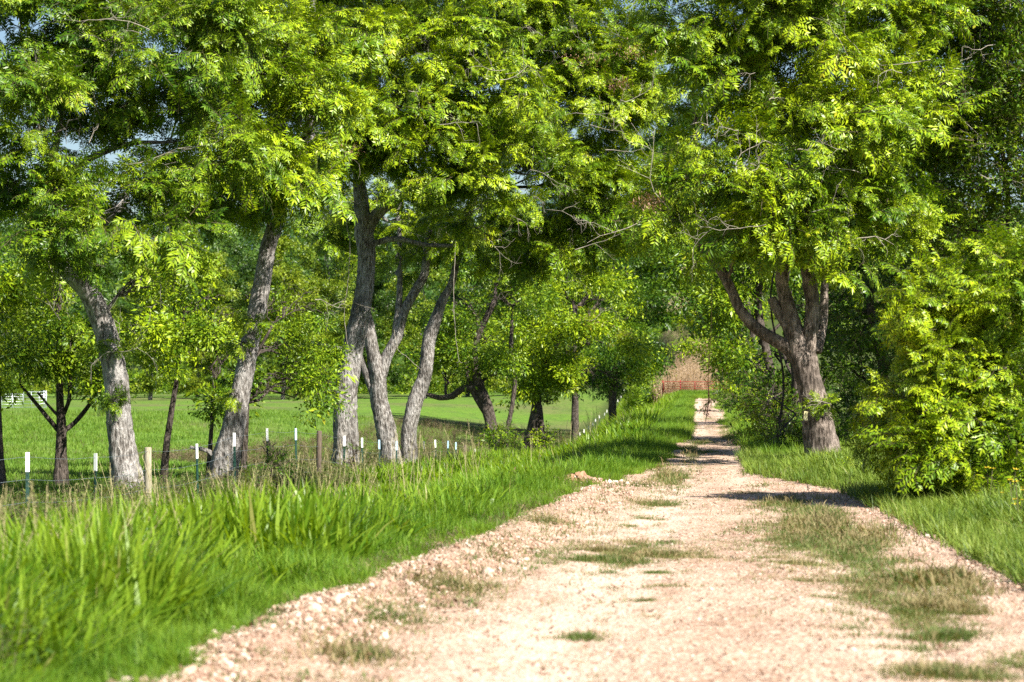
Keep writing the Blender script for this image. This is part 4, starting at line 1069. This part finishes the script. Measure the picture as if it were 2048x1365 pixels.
hedge('leafy tree hanging over the road just left of the forked trunk', 75, 1520, [(1490, 720, 70, 60, 0, 2.5), (1470, 640, 70, 60, 0, 2.5), (1520, 580, 80, 70, 0, 2.5), (1540, 820, 50, 60, 0, 2), (1530, 860, 32, 40, 0, 1.2), (1450, 560, 80, 60, 2, 2.5), (1600, 620, 90, 90, 3, 2.5), (1650, 460, 140, 110, 4, 3)], 'mid_green', 8.5, 1.05, 0.7)
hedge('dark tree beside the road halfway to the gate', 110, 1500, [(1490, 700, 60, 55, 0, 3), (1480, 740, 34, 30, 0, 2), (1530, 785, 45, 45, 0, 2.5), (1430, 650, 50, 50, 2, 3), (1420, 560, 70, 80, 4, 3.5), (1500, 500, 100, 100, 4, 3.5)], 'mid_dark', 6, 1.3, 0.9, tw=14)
hedge('rounded green tree on the right of the road near the gate', 160, 1480, [(1400, 690, 42, 32, 0, 4), (1480, 745, 40, 40, 0, 3.5), (1505, 790, 40, 24, -20, 2), (1400, 610, 60, 60, 6, 4), (1370, 540, 60, 60, 8, 4), (1460, 600, 90, 90, 8, 4), (1470, 780, 18, 16, 10, 2)], 'mid_pecan', 4.6, 1.7, 1.1, tw=9)
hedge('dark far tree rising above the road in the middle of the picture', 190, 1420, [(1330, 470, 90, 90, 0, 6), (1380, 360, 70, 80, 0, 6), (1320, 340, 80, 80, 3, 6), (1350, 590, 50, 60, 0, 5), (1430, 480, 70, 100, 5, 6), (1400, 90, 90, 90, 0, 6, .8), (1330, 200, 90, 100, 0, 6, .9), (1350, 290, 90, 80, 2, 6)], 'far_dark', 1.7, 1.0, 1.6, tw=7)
# bright bush at the right, nearest of all
tree('bright_bush', 'bright yellow green leafy bush at the right edge, nearest to the camera', 30.5,
     [(1960, 1010, 30), (1955, 900, 24), (1940, 760, 18), (1930, 620, 10)], [[(1955, 930, 16), (2000, 800, 14), (2040, 650, 8)], [(1955, 900, 14), (1880, 780, 10), (1840, 700, 6)], [(1955, 960, 12), (1850, 900, 10), (1800, 840, 6)]],
     [(1940, 610, 85, 75, 0, .9), (1910, 550, 60, 45, 0, .8), (1990, 620, 80, 80, -.5, .8), (1930, 760, 110, 90, -.6, .8), (1810, 850, 65, 70, -.9, .6), (1900, 880, 90, 80, -1, .6), (2000, 870, 90, 90, -1, .6), (1960, 950, 110, 40, -1.1, .5), (1870, 620, 60, 60, -.6, .7), (2010, 700, 90, 90, -.4, 1), (1880, 700, 75, 75, -.3, .9), (1830, 800, 70, 75, -.3, .9), (1950, 830, 110, 90, -.2, 1), (1990, 560, 80, 60, 0, .8), (2040, 540, 70, 60, -.3, .8), (1800, 880, 60, 50, 0, .7), (1870, 920, 70, 45, -.2, .7), (2020, 930, 60, 70, -.4, .8), (2070, 620, 60, 100, 0, .8), (1960, 980, 90, 30, 0, .6, .8)],
     'pin_lime', bk='bark_dark', k=80, csize=0.36, scale=0.62, gap=0.8, flare=0.1, cat='bush', dead=[(1980, 740, .7, .1, -1.3)])
hedge('low lime green shrub at the road edge left of the forked trunk', 50, 1545, [(1545, 890, 50, 44, 0, 1.2), (1585, 925, 40, 24, -1, .8), (1535, 840, 34, 36, 6, 1.2), (1550, 935, 40, 18, -1, .6), (1525, 885, 22, 30, 8, 1), (1575, 850, 40, 50, 2, 1.2)], 'brd_green', 36, 0.95, 0.45, tw=6)
# shrubs under the fence
for (bx, dd, bl, lb) in [(540, 47, [(535, 905, 32, 32, 0, .6), (575, 910, 30, 26, 0, .6), (560, 930, 50, 20, 0, .5)], 'small dark shrub tangled in the fence beside the tall white tipped post'),
                         (1000, 96, [(1000, 890, 30, 40, 0, 1), (1015, 850, 18, 24, 0, .8)], 'leafy shrub at the foot of the horizontal limbed tree'),
                         (705, 60, [(715, 900, 14, 16, 0, .4), (700, 925, 22, 14, 0, .4)], 'small yellowish shrub at the foot of the stout forked tree')]:
    tree('fence_shrub', lb, dd, [(bx, 960, 6), (bx + 3, 920, 5), (bx - 2, 880, 3)], [], bl, 'brd_dark' if bx < 900 else 'brd_green', bk='bark_dark', k=26, csize=0.25, scale=0.7, cat='shrub', group='shrubs along the fence', flare=0, n=8, amp=0.02)

# background trees on the far side of the pasture
grpB = 'trees on the far side of the pasture'
spec = [(-20, 300, 520, 'far_far', 'pale green tree behind the metal panels at the left edge'),
        (85, 330, 500, 'far_far', 'yellowish far tree standing behind the small V limbed tree'),
        (190, 345, 560, 'far_fardark', 'dark far tree seen just left of the curving trunk'),
        (300, 300, 560, 'far_far', 'bright far tree right of the curving trunk'),
        (395, 330, 545, 'far_far', 'yellow green far tree between the slim tree and the leaning trunk'),
        (470, 350, 520, 'far_fardark', 'dark far tree directly behind the leaning trunk'),
        (565, 310, 500, 'far_far', 'far tree right of the leaning trunk with a low hanging edge'),
        (650, 330, 480, 'far_far', 'bright far tree left of the stout forked trunk'),
        (745, 345, 470, 'far_fardark', 'far tree seen between the stout trunk and the twin stems'),
        (850, 320, 520, 'far_far', 'far green tree seen through the V of the twin stems'),
        (935, 350, 540, 'far_fardark', 'dark far tree behind the horizontal limb'),
        (1040, 340, 520, 'far_far', 'far tree behind the broad low crown'),
        (1130, 350, 500, 'far_fardark', 'far dark tree at the right end of the pasture')]
for i, (bx, d, top, lf, lb) in enumerate(spec):
    top -= 55; hgt = 800 - top
    bl = [(bx + random.uniform(-12, 12), top + hgt * .28, 55, hgt * .26, 0, 4), (bx - 40, top + hgt * .5, 48, hgt * .26, 1, 4), (bx + 42, top + hgt * .5, 48, hgt * .26, -1, 4),
          (bx - 20, top + hgt * .76, 60, hgt * .22, -2, 4), (bx + 30, top + hgt * .78, 52, hgt * .2, 0, 4)]
    tree('far_tree', lb, d, [(bx, 800, 9), (bx + 3, 760, 8), (bx - 2, 700, 6), (bx + 2, 620, 4)], [], bl, lf, bk='bark', group=grpB, k=2.0, csize=1.6, scale=1.0, flare=0, n=8, amp=0.02, nb=3,
         dead=[(bx + random.uniform(-30, 30), random.uniform(top + 20, 720), 5, random.uniform(0, 3), -7)] if i % 2 == 0 else ())
# hedge row under them and the wooded slope behind
n = 1700
px_ = rng.uniform(-60, 1330, n); d_ = rng.uniform(385, 410, n)
hh_ = rng.uniform(0.2, 2.8, n)
X = (px_ - CX) * d_ / F
scl = rng.uniform(0.8, 1.5, n)
o = scatter('undergrowth', G['far_green'], np.stack([X, d_, terrain(X, d_) + hh_], -1), rng.uniform(-.5, 6, (n, 3)), scl)
tag(o, 'low scrub growing along the far edge of the pasture', 'undergrowth')
n = 3600
d_ = rng.uniform(420, 720, n); px_ = rng.uniform(-80, 2100, n)
X = (px_ - CX) * d_ / F
kk = ~((px_ > 1290) & (px_ < 1500) & (d_ < 640))
o = scatter('distant_woods', G['far_fardark'], np.stack([X, d_, terrain(X, d_) + rng.uniform(1, 12, n)], -1)[kk], rng.uniform(-.5, 6, (kk.sum(), 3)), rng.uniform(2.4, 4.4, kk.sum()))
tag(o, 'mass of woodland covering the slope beyond the pasture', 'woodland')

# farm shed on the slope
d = 640; c = P(372, 522, d); zt = float(terrain(c[0], d))
shed = empty('farm_shed', (c[0], d, c[2]), 'tiny grey roofed pink shed glimpsed through leaves on the slope', 'shed')
mb = MB(); mb.box((0, 0, (zt - c[2] + 2.2) / 2 - 0.6), (5.0, 4, abs(c[2] - zt) + 3.4)); mb.build('wall', M['brick'], shed)
v = [(-3, -2.6, 1.0), (3, -2.6, 1.0), (3, 0, 2.6), (-3, 0, 2.6), (-3, 2.6, 1.0), (3, 2.6, 1.0), (-3, -2.6, 1.15), (3, -2.6, 1.15), (3, 0, 2.75), (-3, 0, 2.75), (-3, 2.6, 1.15), (3, 2.6, 1.15)]
mesh_obj('roof', v, [(0, 3, 2, 1), (3, 4, 5, 2), (6, 7, 8, 9), (9, 8, 11, 10), (0, 1, 7, 6), (4, 10, 11, 5), (0, 6, 9, 3), (3, 9, 10, 4), (1, 2, 8, 7), (2, 5, 11, 8)], M['roof'], shed)

# ------------------------------------------------------------------ fence
posts = []   # (column of the photograph, row of the post top, kind)
for px, py, k in [(55, 905, 's'), (190, 907, 's'), (297, 895, 'W'), (397, 888, 's'), (470, 866, 's'), (537, 857, 's'), (593, 857, 'b'), (637, 862, 'D'), (687, 872, 's'), (725, 876, 's'), (760, 880, 'b'), (793, 883, 'b'), (820, 884, 'D'),
                  (848, 883, 's'), (873, 880, 's'), (895, 882, 'b'), (913, 885, 'b'), (929, 891, 'D'), (950, 898, 's'), (967, 904, 's'), (983, 910, 's'), (994, 914, 's'), (1006, 918, 's'), (1021, 921, 's'), (1035, 922, 's'), (1050, 922, 's'), (1063, 919, 'D'), (1075, 917, 's'),
                  (1085, 914, 's'), (1092, 911, 's'), (1101, 905, 's'), (1109, 900, 'D'), (1118, 896, 's'), (1127, 890, 's'), (1134, 887, 's'), (1141, 880, 's'), (1153, 871, 's'), (1161, 865, 's'), (1168, 859, 's'), (1177, 852, 's'), (1185, 845, 's'), (1191, 838, 's'), (1199, 831, 's'), (1209, 826, 's'), (1214, 820, 's'), (1219, 816, 's'),
                  (1223, 811, 's'), (1229, 806, 's'), (1236, 800, 's'), (1242, 792, 's'), (1248, 784, 's'), (1254, 776, 's'), (1261, 772, 's'), (1269, 768, 's')]:
    d = 43040 / (1400 - px)
    X = (px - CX) * d / F
    posts.append((X, d, H - (py - YH) * d / F, k))
fx, fd, _, _ = posts[0]
fence = empty('wire_fence', (fx, fd, float(terrain(fx, fd))), 'barbed wire fence with white tipped steel posts between grass verge and pasture', 'fence')
fo = np.array(fence.location)
def steel_post(h):
    mb = MB()
    mb.box((0, 0, h / 2 - 0.1), (0.048, 0.006, h + 0.2)); mb.box((0, 0.018, h / 2 - 0.1), (0.006, 0.03, h + 0.2))
    for i in range(int(h / 0.08)):
        mb.box((0, -0.006, 0.1 + i * 0.08), (0.012, 0.008, 0.02))
    return mb
for i, (X, d, zt, k) in enumerate(posts):
    zg = float(terrain(X, d)); h = max(0.9, zt - zg)
    loc = np.array((X, d, zg)) - fo
    if k in 'sb':
        mb = steel_post(h - 0.26)
        wide = 1.0 if d < 90 else 1.35
        o = mb.build('steel_post', M['tpost'], fence)
        tip = MB(); tip.box((0, 0, h - 0.13), (0.054 * wide, 0.010, 0.26)); tip.box((0, 0.019, h - 0.13), (0.011, 0.032, 0.26))
        t_ = tip.build('post_tip', M['white'] if k == 's' else M['bluewhite'], o)
        o.rotation_euler = (random.gauss(0, .015), random.gauss(0, .02), random.gauss(0.1, .3))
    else:
        v, f = tube_geo([(0, 0, -.2), (0.004, 0, h * .3), (-0.004, 0, h * .7), (0, 0, h - .015), (0, 0, h)], [.062, .06, .06, .058, .05], 16, True, bark_disp(0.03, i))
        o = mesh_obj('wooden_post', v, f, M['wood'] if k == 'W' else M['wood_dark'], fence, True)
        if k == 'W': o['label'] = 'pale weathered round wooden post'
        o.rotation_euler = (0, random.gauss(0, .015), 0)
    o.location = loc
for hgt in (0.06, 0.36, 0.66, 0.95):
    pts = []
    ext = [(posts[0][0] - 0.27 * 3.5, posts[0][1] - 3.5, posts[0][2] + .02, 's')] + posts
    for j in range(len(ext) - 1):
        a, b = ext[j], ext[j + 1]
        for t_ in (0, 0.33, 0.66):
            pts.append((a[0] + (b[0] - a[0]) * t_, a[1] + (b[1] - a[1]) * t_ - 0.03, a[2] + (b[2] - a[2]) * t_ - hgt - (0.03 * math.sin(t_ * math.pi) + random.gauss(0, .006) if t_ else 0)))
    pts = np.array(pts) - fo
    mb = MB(); mb.tube(pts, 0.0024, 4, 0, False)
    mb.build('wire', M['wire'], fence)

# ------------------------------------------------------------------ gates
def tube_gate(name, label, px0, px1, ytop, ybot, d, mat, uprights, nr, group=None, stout=()):
    a, b = P(px0, ybot, d), P(px1, ybot, d); top = P(px0, ytop, d)[2] - a[2]; W = b[0] - a[0]
    zg = float(terrain((a[0] + b[0]) / 2, d)); lift = a[2]
    root = empty(name, (a[0], d, lift), label, 'gate', group)
    mb = MB()
    r = 0.10
    pts = [(0, 0, 0)] + [(0, 0, top - r), (r * .3, 0, top - r * .3), (r, 0, top)] + [(W - r, 0, top), (W - r * .3, 0, top - r * .3), (W, 0, top - r), (W, 0, 0), (r * .5, 0, 0)]
    mb.tube(pts, 0.027, 8); mb.build('frame', mat, root, True)
    for i in range(1, nr):
        m = MB(); z = top * (i / nr) ** 0.9
        m.tube([(0, 0, z), (W / 2, 0.004, z - .01), (W, 0, z)], 0.018, 6); m.build('rail', mat, root, True)
    for u in uprights:
        m = MB(); m.tube([(W * u, -0.03, -0.02), (W * u, -0.03, top + 0.02)], 0.028, 6); m.build('upright', mat, root, True)
    for u in stout:
        m = MB(); m.tube([(W * u, 0.09, zg - lift - .1), (W * u, 0.09, top + 0.12)], 0.055, 8); m.build('gate_post', mat, root, True)
    return root
tube_gate('tube_gate', 'red tubular steel gate closing the far end of the road', 1327, 1452, 764, 789, 207, M['red'], (0.5,), 5, stout=(0.27, -0.01, 1.01))
tube_gate('metal_panel', 'silver tubular livestock panel at the far left, the one at the picture edge', -60, 46, 789, 815, 226, M['silver'], (0.6, 0.8), 5, 'silver livestock panels', stout=(0.8,))
tube_gate('metal_panel', 'silver tubular livestock panel, the rightmost one in the pasture', 47, 92, 784, 815, 225, M['silver'], (0.35, 0.7), 5, 'silver livestock panels', stout=(1.0, 0.9))

# ------------------------------------------------------------------ small things
d = 42.55
c = P(1611.5, 832, d)
plate = empty('tree_sign', (c[0], c[1], c[2]), 'small cream rectangular plate nailed to the left side of the forked trunk', 'sign')
mb = MB(); mb.box((0, 0, 0), (0.068, 0.008, 0.16)); mb.build('plate', M['tag'], plate)
mb = MB(); mb.tube([(0, -0.012, 0.06), (0, 0.06, 0.06)], 0.005, 6); mb.build('nail', M['silver'], plate)
mb = MB(); mb.tube([(0, -0.012, -0.06), (0, 0.06, -0.06)], 0.005, 6); mb.build('nail', M['silver'], plate)
plate.rotation_euler = (0, math.radians(5), math.radians(-12))

# dark dead sprig hanging over the road on a thread of vine
d = 40; top = P(1424, 560, d); hv = empty('hanging_sprig', P(1416, 800, d), 'dark dead sprig hanging on a thin thread above the far road', 'dead sprig')
o0 = np.array(hv.location)
mb = MB(); pts = [top - o0, P(1422, 660, d) - o0, P(1416, 760, d) - o0, P(1418, 800, d) - o0, P(1411, 845, d) - o0]
mb.tube(pts, [.003, .003, .006, .010, .005], 4, 0, False); mb.build('stem', M['deadleaf'], hv)
mb = MB()
for i in range(95):
    t_ = random.betavariate(3, 2.2); y = 772 + 72 * t_; x = 1418 - 6 * max(0, (y - 800) / 45)
    q = P(x, y, d) - o0; q[0] += random.gauss(0, 0.028) * (1.2 - abs(t_ - .45)); a = random.uniform(0, 6.28)
    dv = np.array((math.cos(a), math.sin(a), random.uniform(-.9, .4))); dv /= np.linalg.norm(dv)
    leaflet(mb, q, dv, np.cross(dv, (0, 0, 1)), np.array((0, 0, 1.)), random.uniform(.035, .075), random.uniform(.02, .04))
mb.build('dead_leaves', M['deadleaf'], hv)['kind'] = 'stuff'

# hanging vines on the left trees
def vine(label, pts_px, d, w=0.012):
    p = [P(x, y, d) for x, y in pts_px]; o = empty('hanging_vine', p[-1], label, 'vine')
    s_ = spline([(*(q - p[-1]), w) for q in p], 0.12)
    s_[:, 0] += rng.normal(0, 0.006, len(s_))
    mb = MB(); mb.tube(s_[:, :3], np.linspace(w, w * .6, len(s_)), 5, 0, False); mb.build('stem', M['dead'], o, True)
    mb = MB(); e = s_[-1, :3]
    for a in (-.5, .6): mb.tube([e, e + np.array((a * .1, 0, -.06)), e + np.array((a * .18, .02, -.05))], [w * .5, w * .4, w * .2], 4, 0, False)
    mb.build('tendril', M['dead'], o)
vine('thin bare vine hanging right of the twin stems with a hooked end', [(912, 470), (908, 560), (908, 620), (912, 680), (919, 722)], 70)
vine('long pale vine hanging down the left side of the stout forked trunk', [(692, 440), (700, 500), (694, 580), (688, 620), (694, 680), (702, 725)], 62.6)
vine('short pale vine looping between the twin stems', [(788, 660), (796, 700), (812, 712), (828, 728), (838, 735)], 70.6, .01)

# orange flower and a brown leaf speck in the tall grass
d = 26.5; c = P(804, 1040, d)
fl = empty('orange_flower', (c[0], d, float(terrain(c[0], d))), 'single orange red flower in the grass left of the gravel', 'flower')
hh = c[2] - float(terrain(c[0], d))
mb = MB(); mb.tube([(0, 0, 0), (0.01, 0, hh)], 0.004, 4); mb.build('stem', M['twig'], fl)
mb = MB()
for k in range(9):
    a = k * .7; dv = np.array((math.cos(a), math.sin(a), .5)); leaflet(mb, np.array((.01, 0, hh)), dv / np.linalg.norm(dv), np.array((-math.sin(a), math.cos(a), 0)), np.array((0, 0, 1.)), .04, .03)
mb.build('petals', M['oflower'], fl)
print('INSTANCES', NINST[0])
